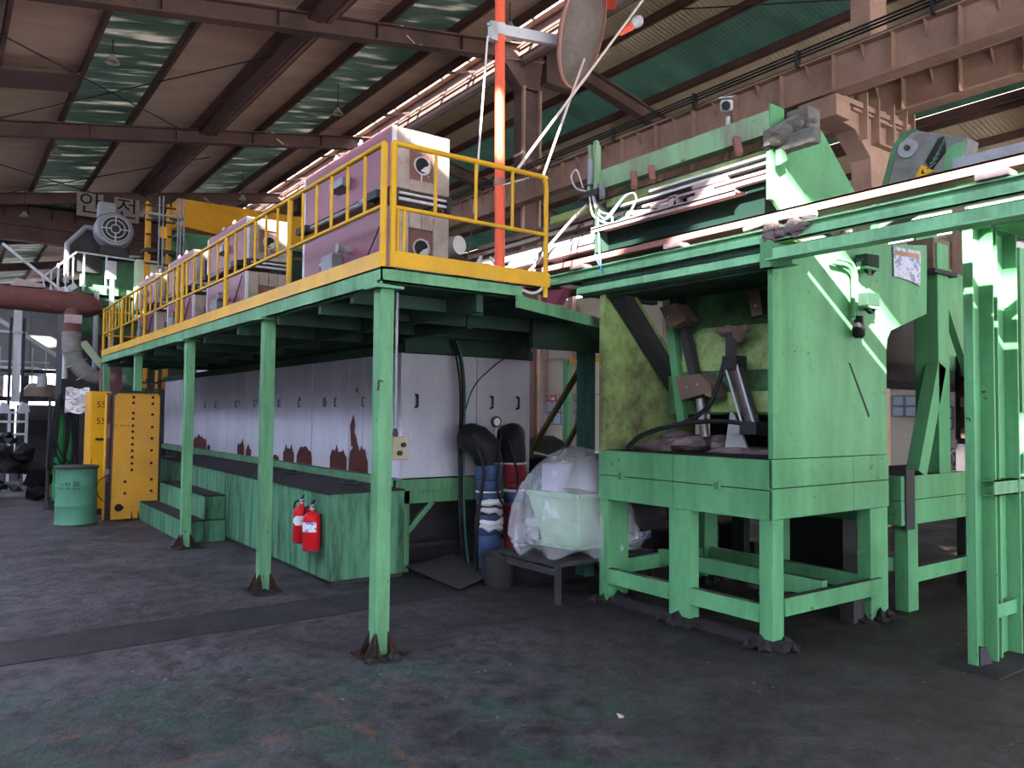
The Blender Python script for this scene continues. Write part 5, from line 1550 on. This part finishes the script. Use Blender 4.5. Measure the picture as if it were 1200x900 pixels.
# rusty rack and plates at the right edge
RO = mat('orange rust', (.30, .10, .045), .8, dirt=(.12, .05, .03), damt=.6)
rk = thing('storage_rack', (7.2, -1.7, 0), 'rusty orange storage rack holding sooty scrap at the frame edge', 'rack')
for x in (6.40, 7.9):
    for y in (-1.85, -2.9):
        B().box(x, x + .09, y, y + .09, 0, 1.45).obj('rack_post', RO, rk)
for z in (.12, .55, .98, 1.38):
    B().box(6.4, 8.0, -2.9, -1.78, z, z + .05).obj('rack_shelf', DKM if z > 1 else RO, rk)
q = random.Random(8)
for z in (.17, .60, 1.03):
    for k in range(5):
        tag(B().blob((6.55 + k * .29, -1.95 - q.random() * .3, z + .13), (.14, .14, .13), 2, .25, k + int(z * 10), flat=-.12).obj('scrap_lump', DIRT if k % 2 else RU, smooth=40), ('sooty' if k % 2 else 'rusty') + ' scrap lump, ' + ORD[k] + ' from the ladder posts, on the orange rack\'s ' + {.17: 'bottom', .60: 'middle', 1.03: 'top'}[z] + ' shelf', 'scrap', 'scrap lumps on the rack')
st = thing('plate_rack', (7.2, -1.25, 0), 'dark upright rack behind the stack of rusty plates', 'rack')
for x in (6.0, 7.4, 8.8):
    B().box(x, x + .08, -1.29, -1.21, 0, 2.35).obj('rack_post', DKM, st)
    B().box(x, x + .08, -1.9, -1.29, 1.43, 1.495).obj('rack_arm', DKM, st)
for k, nm in enumerate(('lowest', 'second lowest', 'middle', 'second from the top', 'topmost')):
    tag(B().box(5.9, 9.0, -1.95, -1.3, 1.50 + k * .16, 1.60 + k * .16).obj('steel_plate', RU if k % 2 else BXB, bev=.006), 'rusty steel plate, %s of the stack behind the ladder posts' % nm, 'plate', 'rusty plates in the rack')
    if k < 4:
        for x in (6.3, 8.4):
            B().box(x, x + .2, -1.9, -1.35, 1.60 + k * .16, 1.66 + k * .16).obj('rack_batten', DKM, st)
ul = thing('scrap_trolley', (6.8, -.9, 0), 'dark brown scrap trolley between the second machine and the rack', 'trolley')
B().box(6.3, 8.4, -1.2, -.3, .95, 1.15).obj('trolley_bed', RU, ul)
for x in (6.4, 8.2):
    B().box(x, x + .1, -1.15, -1.05, 0, .95).obj('trolley_leg', RU, ul)
    B().box(x, x + .1, -.45, -.35, 0, .95).obj('trolley_leg', RU, ul)
for k in range(6):
    c_ = (6.5 + k * .3, -.95 + (k % 2) * .2, 1.22)
    _r = B().tube([(c_[0] + .13 * math.cos(a), c_[1], c_[2] + .03 + .10 * math.sin(a)) for a in [i * PI / 8 for i in range(16)]], .03, 6, closed=True)
    tag(_r.obj('steel_ring', GY, smooth=40), 'grey steel ring, %s from the second green machine on the brown scrap trolley' % ORD[k], 'ring', 'steel rings on the scrap trolley')

# ------------------------------------------------------------------ orange pole with traffic mirror and stays
op = thing('orange_pole', (1.23, .3, 2.70), 'tall orange red pole rising behind the platform end rail', 'pole')
B().tube([(1.25, .30, 2.70), (1.22, .30, 5.45)], .043, 18).obj('pole_tube', OR, op, 40)
B().tube([(1.236, .3, 3.62), (1.236, .3, 3.68)], .048, 18).obj('pole_band', RR, op, 40)
B().tube([(1.225, .30, 4.90), (1.224, .30, 5.0)], .052, 18).obj('clamp', GL, op, 40)
B().box(1.12, 1.19, .27, .33, 4.84, 5.0).obj('clamp_bolt_plate', SV, op, bev=.004)
for z in (4.86, 4.97):
    B().cyl((1.10, .30, z), (1.20, .30, z), .014, 8).obj('bolt', SV, op)
B().bar((1.24, .30, 4.955), (1.95, .24, 5.03), .05, .09).obj('mirror_arm', GL, op)
mr = thing('traffic_mirror', (1.98, .1, 4.5), 'large round dull brown traffic mirror on the orange pole arm', 'mirror')
NM = Vector((.30, -.92, -.26)).normalized()
UM = Vector((.14, -.22, .96))
UM = (UM - NM * UM.dot(NM)).normalized()
SM = UM.cross(NM)
CM = Vector((1.98, .12, 5.12))


def disc(prof, name, m, n=40, half=None):
    b = B()
    rings = []
    for r, h in prof:
        rings.append([b.bm.verts.new(CM + SM * r * .62 * math.cos(2 * PI * k / n) + UM * r * math.sin(2 * PI * k / n) + NM * h) for k in range(n)])
    for i in range(len(rings) - 1):
        for k in range(n):
            if half is not None and math.sin(2 * PI * (k + .5) / n) < half:
                continue
            b.bm.faces.new((rings[i][k], rings[i][(k + 1) % n], rings[i + 1][(k + 1) % n], rings[i + 1][k]))
    if half is None:
        b.bm.faces.new(rings[0][::-1])
        b.bm.faces.new(rings[-1])
    else:
        for v in [v for v in b.bm.verts if not v.link_faces]:
            b.bm.verts.remove(v)
    return b.obj(name, m, mr, 50)


disc([(.30, -.11), (.45, -.04), (.50, -.01), (.50, .012), (.485, .014)], 'mirror_shell', MATS['brown bracket steel'])
disc([(.487, .0), (.44, .022), (.3, .055), (.15, .07), (.03, .075)], 'mirror_face', MESHM)
disc([(.50, .0), (.515, .01), (.515, .03), (.50, .03)], 'mirror_rim', mat('salmon rim', (.42, .2, .15), .5), half=-2)
disc([(.515, .0), (.53, .12), (.52, .13)], 'mirror_hood', OR, half=.55)


def stay(p0, p1, name, lab, r=.011, m=ROPE, sag=0.0):
    p0, p1 = Vector(p0), Vector(p1)
    pts = [p0.lerp(p1, t / 8) - Vector((0, 0, sag * math.sin(PI * t / 8))) for t in range(9)]
    o = B().tube(pts, r, 6).obj(name, m, smooth=60)
    return tag(o, lab, 'rope')


stay((1.17, -.03, 3.66), (2.72, .08, 5.62), 'stay_rope', 'long pale stay rope rising from the end rail past the round mirror', .0125)
stay((1.44, -.03, 3.66), (2.0, .10, 4.85), 'stay_rope', 'short pale stay rope from the rounded rail corner to the mirror')
stay((1.10, .3, 4.86), (.85, .1, 3.29), 'stay_chain', 'thin rope hanging from the pole clamp down left of the pole', .009, CWH, .02)
stay((.85, .1, 3.29), (.77, .1, 2.75), 'hanging_cord', 'dark cord continuing the hanging rope down to the platform', .006, DKM)
stay((1.24, .28, 3.62), (1.29, -.03, 3.62), 'tie_wire', 'short white tie between pole and end rail', .008, CWH)
tb_ = thing('rope_insulator', (2.6, .08, 5.3), 'red and pale spindle insulator on the long stay rope', 'insulator')
d0, d1 = Vector((2.46, .06, 5.23)), Vector((2.66, .06, 5.40))
B().tube([d0.lerp(d1, t) for t in (.42, .5, .65, .85, .95, 1.0)], [.02, .035, .05, .056, .045, .015], 14).obj('pale_bulb', GL, tb_, 50)
B().tube([d0.lerp(d1, t) for t in (-.35, -.2, .0, .2, .35, .42)], [.012, .022, .028, .032, .04, .03], 12).obj('red_spindle', OR, tb_, 50)

# ------------------------------------------------------------------ left foreground group: yellow plates, drum, hose stand
ya = thing('perforated_plate_tower', (.05, 8.5, 0), 'tall ochre yellow steel tower with two rows of bolt holes', 'cabinet')
B().prism([(-.31, 8.4, .02), (.36, 8.4, .02), (.36, 8.4, 1.93), (.33, 8.4, 1.98), (-.24, 8.4, 1.98), (-.29, 8.4, 1.93)], (0, .05, 0)).obj('front_plate', YC, ya, bev=.006)
B().box(-.27, .34, 8.45, 8.95, .02, 1.95).obj('body', DKM, ya)
B().box(.34, .40, 8.42, 8.95, .02, 1.95).obj('side_rim', DKM, ya)
B().box(-.30, .42, 8.38, 8.46, 1.985, 2.02).obj('top_rim', DKM, ya)
bo = None
for x, zs in ((-.03, (1.92, 1.83, 1.67, 1.58, 1.47, 1.38, 1.28, 1.18, 1.08, .98, .88, .78)), (.25, (1.92, 1.82, 1.65, 1.45, 1.27, 1.08, .88)), (-.12, (.60, .42)), (.26, (.62, .44)), (-.15, (.2,))):
    for z in zs:
        if bo is None:
            bo = B().lathe([(.022, -.012), (.022, .0)], (0, 8.40, 0), 'Y', 10).obj('bolt_hole', BLK, ya)
            o = bo
        else:
            o = dup(bo, ya)
        o.location = (x, 0, z)
B().lathe([(.055, -.01), (.06, .0)], (-.20, 8.40, .20), 'Y', 18).obj('plug', BLK, ya)
text_bm('F.S  40-0-5', .05, facing((-.19, 8.397, 1.47), *FACE_MY)).obj('lettering', INK, ya)
# brown channel guide between the two yellow cabinets
cg = thing('channel_guide', (-.38, 8.6, 0), 'brown slotted channel upright between the two yellow cabinets', 'guide')
B().box(-.40, -.33, 8.5, 8.56, .02, 1.98).obj('channel_web', BXB, cg)
B().box(-.41, -.395, 8.42, 8.56, .02, 1.95).obj('channel_flange', YC, cg)
B().box(-.34, -.325, 8.40, 8.5, .02, 1.95).obj('channel_flange', RU, cg)
B().box(-.40, -.33, 8.46, 8.5, 1.28, 1.50).obj('cross_plate', TAN, cg)
B().box(-.40, -.33, 8.44, 8.5, .72, .80).obj('cross_plate', GY, cg)
B().tube([(-.36, 8.45, .02), (-.36, 8.45, .6)], .04, 10).obj('slide_bar', DKM, cg)
B().tube(bez((-.40, 8.4, .7), (-.5, 8.38, .6), (-.5, 8.38, .42), (-.42, 8.4, .32), n=6), .008, 6).obj('cable', BLK, cg)
yb2 = thing('electric_cabinet', (-.35, 9.4, 0), 'bright yellow electric cabinet numbered 55 behind the green drum', 'cabinet')
B().box(-.50, -.20, 9.3, 9.9, .10, 2.02).obj('cabinet_body', YC, yb2, bev=.006)
B().box(-.49, -.21, 9.285, 9.3, .12, 2.0).obj('door', YB, yb2, bev=.004)
for z in (1.80, 1.53):
    text_bm('55', .145, facing((-.345, 9.283, z), *FACE_MY)).obj('lettering', INK, yb2)
B().box(-.42, -.28, 9.27, 9.285, 1.22, 1.255).obj('door_handle', BLK, yb2)
B().box(-.475, -.465, 9.278, 9.286, .72, .92).obj('latch_slot', BLK, yb2)
B().box(-.48, -.22, 9.32, 9.88, 0, .10).obj('cabinet_plinth', DKM, yb2)

dr = thing('oil_drum', (-.79, 8.35, 0), 'battered green steel drum with black stencilled letters', 'drum')
B().lathe([(.27, 0), (.285, .005), (.285, .02), (.278, .03), (.278, .27), (.284, .285), (.284, .30), (.278, .31), (.278, .55), (.284, .565), (.284, .58), (.278, .59), (.278, .82), (.29, .84), (.29, .862), (.27, .865), (.265, .80)], (-.79, 8.35, 0), n=40).obj('drum_shell', DRUM, dr, 40)
B().lathe([(.292, .0), (.295, .01), (.295, .035), (.285, .04)], (-.79, 8.35, .835), n=40).obj('top_rim', DKM, dr, 40)
B().lathe([(.287, .0), (.289, .015), (.285, .02)], (-.79, 8.35, .0), n=40).obj('bottom_rim', DKM, dr, 40)
tcx = Vector((-.79, 8.35, 0))
for ch, a, s_, zz in (('\uace0', -143, .10, .58), ('\ucca0', -122, .105, .59), ('\ud1b5', -97, .125, .59)):
    r_ = math.radians(a)
    n_ = Vector((math.cos(r_), math.sin(r_), 0))
    text_bm(ch, s_, facing(tcx + n_ * .2805 + Vector((0, 0, zz)), (-n_.y, n_.x, 0), (0, 0, 1))).obj('lettering', INK, dr)

hs = thing('hose_stand', (-.75, 10.5, 0), 'upright green gas bottles draped with black hoses', 'hose stand')
HG = mat('bottle green', (.03, .22, .07), .4, dirt=(.02, .05, .03), damt=.5)
for x in (-.80, -.66):
    B().lathe([(.075, 0), (.08, .02), (.08, 1.35), (.06, 1.45), (.025, 1.5), (.025, 1.62)], (x, 10.5, .15), n=20).obj('bottle', HG, hs, 40)
q = random.Random(4)
for k in range(9):
    x = -.97 + k * .022 + (.1 if k > 5 else 0)
    dz = q.uniform(-.15, .1)
    B().tube(bez((x, 10.42, .75 + q.uniform(-.1, .3)), (x + .02, 10.38, 1.3), (x * .5 - .38, 10.40, 1.86 + dz * .3), (x * .5 - .33, 10.46, 1.9 + dz * .3), (-.52 - q.random() * .1, 10.38, 1.4 + dz), (-.50 - q.random() * .15, 10.4, .75 + dz), n=6), .016, 6).obj('hose', BLK, hs, 60)
for k in range(3):
    B().tube(bez((-.88, 10.34, 1.25 - k * .22), (-.78, 10.32, .95 - k * .15), (-.64, 10.33, .82 - k * .02), (-.58, 10.34, 1.0), n=6), .015, 6).obj('hose', BLK, hs, 60)
B().box(-.95, -.5, 10.45, 10.65, 0, .16).obj('stand_base', DKM, hs)
B().tube([(-.95, 10.55, 0), (-.95, 10.55, 1.9), (-.52, 10.55, 1.9), (-.52, 10.55, 0)], .03, 8).obj('stand_frame', DKM, hs)
sk = thing('paper_sack', (-.58, 10.2, 1.68), 'torn white printed sack hung beside the yellow cabinet', 'sack')
b = B()
q = random.Random(2)
G_ = [[(-.78 + .07 * i, 10.0 + q.uniform(-.02, .02) + .02 * math.sin(i * 1.3 + j), 1.66 + .085 * j + (.02 * math.sin(i * 1.7) if j in (0, 5) else 0)) for i in range(6)] for j in range(6)]
fa = [[b.bm.verts.new(p) for p in row] for row in G_]
ba = [[b.bm.verts.new((p[0], p[1] + .03, p[2])) for p in row] for row in G_]
for L_ in (fa, ba):
    for j in range(5):
        for i in range(5):
            b.bm.faces.new((L_[j][i], L_[j][i + 1], L_[j + 1][i + 1], L_[j + 1][i]))
for j in range(5):
    b.bm.faces.new((fa[j][0], fa[j + 1][0], ba[j + 1][0], ba[j][0]))
    b.bm.faces.new((fa[j][5], fa[j + 1][5], ba[j + 1][5], ba[j][5]))
for i in range(5):
    b.bm.faces.new((fa[0][i], fa[0][i + 1], ba[0][i + 1], ba[0][i]))
    b.bm.faces.new((fa[5][i], fa[5][i + 1], ba[5][i + 1], ba[5][i]))
b.obj('sack_sheet', poster_mat('sack print', ((.3, .3, .4), (.72, .70, .72), (.68, .66, .68))), sk)
B().box(-.46, -.42, 10.03, 10.08, 0, 2.0).obj('hanging_post', DKM, sk)
B().box(-.80, -.42, 10.03, 10.07, 2.08, 2.11).obj('hanging_bar', DKM, sk)

# maroon duct with elbow and flexible hose
du = thing('exhaust_duct', (-.8, 13, 2.2), 'rusty maroon exhaust duct with elbow and grey flexible hose', 'duct')
B().tube([(-4.5, 13.0, 3.93), (-1.6, 13.0, 3.90), (-.42, 13.0, 3.87)], .235, 24).obj('horizontal_duct', PIPE, du, 50)
B().tube([(-.45, 13.0, 3.87), (-.28, 13.0, 3.87), (-.12, 13.0, 3.84), (-.02, 13.0, 3.78), (.01, 12.98, 3.70)], [.24, .25, .26, .245, .2], 24).obj('elbow', PIPE, du, 50)
B().tube([(-.36, 12.92, 3.75), (-.37, 12.92, 3.25)], [.17, .165], 22).obj('branch', PIPE, du, 50)
B().box(-.52, -.22, 12.72, 12.8, 3.45, 3.62).obj('damper_plate', PK, du)
B().tube(bez((-.37, 12.92, 3.28), (-.37, 12.9, 3.0), (-.30, 12.88, 2.72), (-.12, 12.86, 2.48), (.15, 12.9, 2.36), (.6, 12.95, 2.3), n=8), [.175 - .0005 * i for i in range(41)], 22).obj('flexible_hose', FLEX, du, 50)
for k, (x, z) in enumerate(((-.37, 3.22), (-.355, 2.9), (-.27, 2.66), (-.08, 2.46))):
    B().tube([(x + .18 * math.cos(a * PI / 10), 12.89 + .18 * math.sin(a * PI / 10), z + .05 * math.cos(a * PI / 10) * k) for a in range(20)], .012, 6, closed=True).obj('hose_clip', GY, du)
B().prism([(-1.45, 12.9, 4.12), (-1.35, 12.9, 4.28), (-.85, 12.9, 4.2), (-.85, 12.9, 4.14)], (0, .25, 0)).obj('duct_bracket', PK, du)
B().bar((-1.6, 12.8, 4.9), (-.6, 12.8, 4.1), .05, .05).obj('tie_rod', GL, du)

# green blower deck with big motor behind
gd = thing('blower_unit', (.6, 15, 3.8), 'green blower casing with large grey motor on a railed deck', 'blower')
B().box(-.15, 2.6, 14.8, 17.2, 4.35, 4.5).obj('deck', GB, gd)
B().tube([(-.05, 16, 3.95), (2.7, 16, 3.85)], .5, 24).obj('casing', GB, gd, 50)
B().prism([(-.15, 14.9, 4.3), (1.5, 14.9, 4.3), (1.5, 14.9, 3.9), (1.0, 14.9, 3.7), (.0, 14.9, 4.1)], (0, .5, 0)).obj('hopper_side', GK, gd)
mo = B().tube([(.68, 14.85, 5.9), (.68, 15.0, 5.9), (.70, 15.5, 5.9)], [.37, .42, .42], 28).obj('motor', GY, gd, 50)
B().lathe([(.29, -.03), (.31, -.02), (.31, .0)], (.68, 14.85, 5.9), 'Y', 28).obj('fan_grille', DKM, mo, 50)
for k in range(3):
    B().tube([(.68 + r_ * math.cos(a), 14.81, 5.9 + r_ * math.sin(a)) for r_ in ((.1, .2, .29)[k],) for a in [i * PI / 12 for i in range(24)]], .012, 6, closed=True).obj('grille_ring', GL, mo)
for k in range(4):
    a = k * PI / 2
    B().bar((.68 + .08 * math.cos(a), 14.81, 5.9 + .08 * math.sin(a)), (.68 + .31 * math.cos(a), 14.81, 5.9 + .31 * math.sin(a)), .025, .025, up=(0, 1, 0)).obj('grille_spoke', GL, mo)
B().box(.36, .72, 15.0, 15.4, 6.22, 6.55).obj('terminal_box', GY, gd, bev=.03)
B().box(.4, 1.0, 14.9, 15.6, 5.3, 5.5).obj('motor_foot', DKM, gd)
B().prism([(-.22, 15.3, 4.9), (-.22, 15.3, 5.5), (.15, 15.3, 5.9), (.45, 15.3, 5.9), (.5, 15.3, 4.9)], (0, .25, 0)).obj('belt_guard', DKM, gd, bev=.02)
B().tube([(-.24, 15.2, 4.6), (-.24, 15.2, 5.5), (.12, 15.2, 5.93), (.4, 15.2, 5.93)], .06, 8).obj('guard_frame', GY, gd)
B().box(.2, 1.4, 15.6, 16.6, 4.5, 5.3).obj('fan_case', GB, gd, bev=.03)
for x in (-.45, .05, .5, 1.15, 1.5):
    B().tube([(x, 14.75, 4.4), (x, 14.75, 5.25 if x > 0 else 4.95)], .022, 8).obj('rail_post', GL, gd)
B().tube([(.05, 14.75, 5.25), (1.5, 14.75, 5.2)], .022, 8).obj('deck_rail', GL, gd)
B().tube([(-.75, 14.75, 4.6), (-.1, 14.75, 5.25), (.05, 14.75, 5.25)], .022, 8).obj('deck_rail', GL, gd)
B().bar((-.8, 14.7, 4.0), (-.1, 14.7, 4.5), .05, .12).obj('stair_stringer', GL, gd)
for k in range(5):
    B().tube([(-.72 + k * .14, 14.75, 4.1 + k * .09), (-.72 + k * .14, 14.75, 4.65 + k * .12)], .018, 6).obj('stair_baluster', GL, gd)
for x, m_ in ((.61, GL), (.3, GY), (-.28, GL)):
    B().tube([(x, 14.6, 2.4), (x, 14.6, 4.75 if x > .5 else 4.4)], .055, 10).obj('support_pipe', m_, gd, 40)
B().box(.48, .68, 14.55, 14.72, 4.7, 5.1).obj('pipe_cap', GL, gd)
B().prism([(-.05, 14.4, 3.2), (.1, 14.4, 3.25), (.62, 14.4, 2.55), (.55, 14.4, 2.45)], (0, .12, 0)).obj('pale_chute', mat('pale green sheet', (.45, .55, .38), .5), gd)
B().box(-.2, 2.8, 15.8, 17, 0, 4.3).obj('silo_body', DKM, gd)
B().box(1.05, 1.5, 14.2, 14.6, 4.0, 5.15).obj('control_panel', MATS['pale green sheet'], gd, bev=.01)

# yellow caged ladder tower
yt = thing('ladder_tower', (1.5, 14, 2.4), 'slim yellow ladder tower with grey cage bars and cables', 'ladder')
for x, y, m_ in ((1.18, 14, YC), (1.28, 14.2, YC), (1.62, 14, YC), (1.72, 14.2, YC)):
    B().box(x - .03, x + .03, y - .03, y + .03, 2.2, 6.45).obj('tower_post', m_, yt)
for x in (1.42, 1.50, 1.82, 1.88, 1.95):
    B().tube([(x, 13.9, 4.2), (x, 13.9, 6.6)], .018, 6).obj('cage_bar', GY, yt)
for k in range(13):
    z = 2.4 + k * .33
    B().tube([(1.15, 13.95, z), (1.78, 13.95, z)], .022, 6).obj('ladder_rung', DKM, yt)
B().box(1.12, 1.95, 13.9, 14.3, 6.15, 6.2).obj('cage_hoop', GY, yt)
B().box(1.12, 1.9, 13.9, 14.3, 5.3, 5.36).obj('cage_hoop', DKM, yt)
B().box(1.44, 1.6, 13.9, 14.0, 5.65, 5.9).obj('yellow_box', YB, yt)
B().tube(bez((1.1, 13.9, 6.5), (1.3, 13.9, 6.62), (1.5, 13.9, 6.55), n=6), .015, 6).obj('cable', DKM, yt)

# far background at the left: grey booth, tan hood, pipes, frames
gb_ = thing('grey_booth', (-1, 30, 0), 'large plain grey sheet metal booth far behind the exhaust duct', 'booth')
for k in range(8):
    B().box(-6 + k * 1.05, -6 + k * 1.05 + 1.03, 30, 30.3, 3.3, 6.2).obj('booth_panel', WALLG, gb_)
for k in range(5):
    B().box(-5.9 + k * 2.0, -5.7 + k * 2.0, 30, 30.2, 0, 3.3).obj('booth_leg', DKM, gb_)
bp2 = thing('roof_brace_pipe', (-.4, 19, 3.5), 'pale sloping pipe crossing in front of the grey booth', 'pipe')
B().tube([(-1.4, 19, 4.1), (.5, 19, 2.85)], .06, 10).obj('pipe_tube', GL, bp2, 40)
fp = thing('white_frame_post', (-1.0, 18, 0), 'white sunlit post between dark uprights far left', 'post')
B().box(-1.03, -.86, 18, 18.15, 1.9, 4.3).obj('post_core', WT, fp)
for x in (-1.12, -.84):
    B().box(x, x + .06, 17.95, 18.1, 0, 4.0).obj('dark_upright', DKM, fp)
B().box(-2.5, -.75, 17.95, 18.0, 3.62, 3.68).obj('head_rail', GL, fp)
B().box(-2.5, -.2, 18.3, 18.4, 2.9, 2.95).obj('handrail', GL, fp)
for x in (-1.3, -.6, -.3):
    B().box(x, x + .03, 18.3, 18.33, 2.3, 3.3).obj('handrail_post', GL, fp)
B().box(-2.5, .1, 18.3, 18.6, 2.66, 2.74).obj('walkway_edge', DKM, fp)
gpz = thing('grey_pipe', (-.8, 20, 2.6), 'horizontal grey insulated pipe running above the tan hood', 'pipe')
B().tube([(-4, 20, 2.74), (-.35, 20, 2.76), (-.22, 20, 2.70), (-.20, 20, 2.55), (-.20, 20, 2.35)], .13, 16).obj('pipe_tube', GL, gpz, 50)
th = thing('tan_hood', (-.2, 20.5, 0), 'tan trapezoid extraction hood on a dark table far left', 'hood')
B().prism([(-.78, 20.2, 2.08), (.35, 20.2, 2.08), (.12, 20.2, 2.42), (-.42, 20.2, 2.46)], (0, .8, 0)).obj('hood_shell', TAN, th, bev=.01)
B().box(-4, .4, 20.1, 21.2, 1.95, 2.07).obj('table_top', DKM, th)
for x in (-3.5, -2, -.7, .25):
    B().box(x, x + .08, 20.2, 20.3, 0, 1.95).obj('table_leg', DKM, th)
for k, (x0, x1) in enumerate(((-1.6, -1.05), (.42, .55), (.62, .72), (.8, .95))):
    B().box(x0, x1, 20.6, 20.8, 2.07, 2.7 + .05 * k).obj('tan_panel', TAN if k else PK, th)
wf = thing('white_trestle', (-1.1, 17, 0), 'low white tubular trestle frames far left under the dark table', 'trestle')
for z in (1.62, 1.4, 1.1):
    B().box(-2.6, -.75, 17, 17.06, z, z + .05).obj('trestle_rail', GL, wf)
for x in (-2.4, -1.6, -1.15, -.8):
    B().box(x, x + .06, 17, 17.06, 0, 1.64).obj('trestle_leg', GL, wf)
for x in (-1.9, -1.35, -.95):
    _c = B().prism([(x, 17.0, 1.65), (x + .25, 17.0, 1.65), (x + .2, 17.0, 1.85), (x + .06, 17.0, 1.9)], (0, .3, 0))
    tag(_c.obj('casting', GL, bev=.02), 'pale casting, %s from the frame edge, on the far white trestle' % {-1.9: 'first', -1.35: 'second', -.95: 'third'}[x], 'casting', 'castings on the trestle')
hpz = B()
q = random.Random(9)
for k in range(60):
    s_ = q.uniform(.10, .26)
    u = q.random()
    top = .25 + 1.15 * max(0, 1 - abs(u - .62) * 2.6)
    hpz.blob((-2.3 + 1.45 * u, 12.2 + q.random() * .9, q.random() * top + s_ * .5), (s_, s_ * .8, s_ * .7), 1, .35, k)
tag(hpz.obj('scrap_heap', mat('black scrap', (.016, .015, .017), .6, bump=.4), smooth=30), 'sooty dark scrap heap behind the green drum', 'scrap heap')
dm = thing('dark_filler_row', (-1.0, 25, 0), 'long row of dark filler blocks far behind the white trestles', 'filler')  # added blocks that darken the far left and cover the bright opening
for k in range(5):
    B().box(-5.5 + k * 1.7, -3.9 + k * 1.7, 24.5, 25.5, 0, 1.75 + .12 * (k % 2)).obj('filler_body', DKM, dm, bev=.02)
    B().box(-5.4 + k * 1.7, -4.6 + k * 1.7, 24.3, 24.5, .9, 1.4).obj('filler_front', BLK, dm)
ps = B()
ps.prism([(.62, -1.78, .001), (.65, -1.79, .001), (.66, -1.765, .002), (.64, -1.745, .010), (.625, -1.755, .014)], (0, 0, .006))
tag(ps.obj('paper_scrap', PK), 'tiny pale scrap of paper lying on the dark floor in the foreground', 'scrap')
mp_ = thing('distribution_board', (.2, 12, 1.9), 'maroon electrical panel hanging below the platform end, above the cabinets', 'panel')
B().box(.05, .42, 12.0, 12.2, 2.0, 2.62).obj('panel_case', mat('dull maroon', (.16, .07, .09), .5), mp_, bev=.01)
B().box(.15, .3, 11.98, 12.0, 2.3, 2.45).obj('panel_label', RR, mp_)
B().box(.2, .26, 12.05, 12.15, 0, 2.0).obj('panel_post', DKM, mp_)
gc2 = thing('green_column_frame', (1.0, 14, 0), 'bright green frame and yellow rails glimpsed under the platform end', 'frame')
B().box(.5, 1.1, 13.4, 13.5, 1.9, 3.0).obj('frame_sheet', GB, gc2)
for x in (.88, 1.05, 1.3):
    B().box(x, x + .05, 13.3, 13.36, 0, 2.9).obj('yellow_rail_post', YC, gc2)
for z in (2.0, 2.15, 2.3):
    B().box(.85, 1.38, 13.28, 13.34, z, z + .04).obj('cross_rail', DKM, gc2)

# glimpsed through the gap beside the oven: green pole, yellow rail, sign
gpl = thing('green_pole', (14, 14.3, 0), 'mint green pole standing by the far beige wall', 'pole')
B().box(13.9, 14.1, 14.22, 14.46, 0, 3.5).obj('shaft', GM, gpl)
yr = thing('crane_rail_beam', (14, 12, 3.4), 'yellow jib rail on top of the far green pole', 'rail')
B().box(13.95, 14.05, 8.0, 14.5, 3.38, 3.50).obj('jib_rail', YB, yr)
B().box(13.9, 14.1, 13.5, 13.8, 3.5, 3.75).obj('rail_trolley', DKM, yr)
fs = thing('fire_sign', (21.6, 24.3, 2.3), 'small red square sign on the far beige wall', 'sign')
B().box(21.55, 21.6, 24.05, 24.5, 2.3, 2.66).obj('sign_plate', RED, fs)
B().box(21.54, 21.55, 24.15, 24.4, 2.42, 2.55).obj('sign_symbol', WT, fs)
for o in bpy.data.objects:
    if '_o' in o:
        del o['_o']
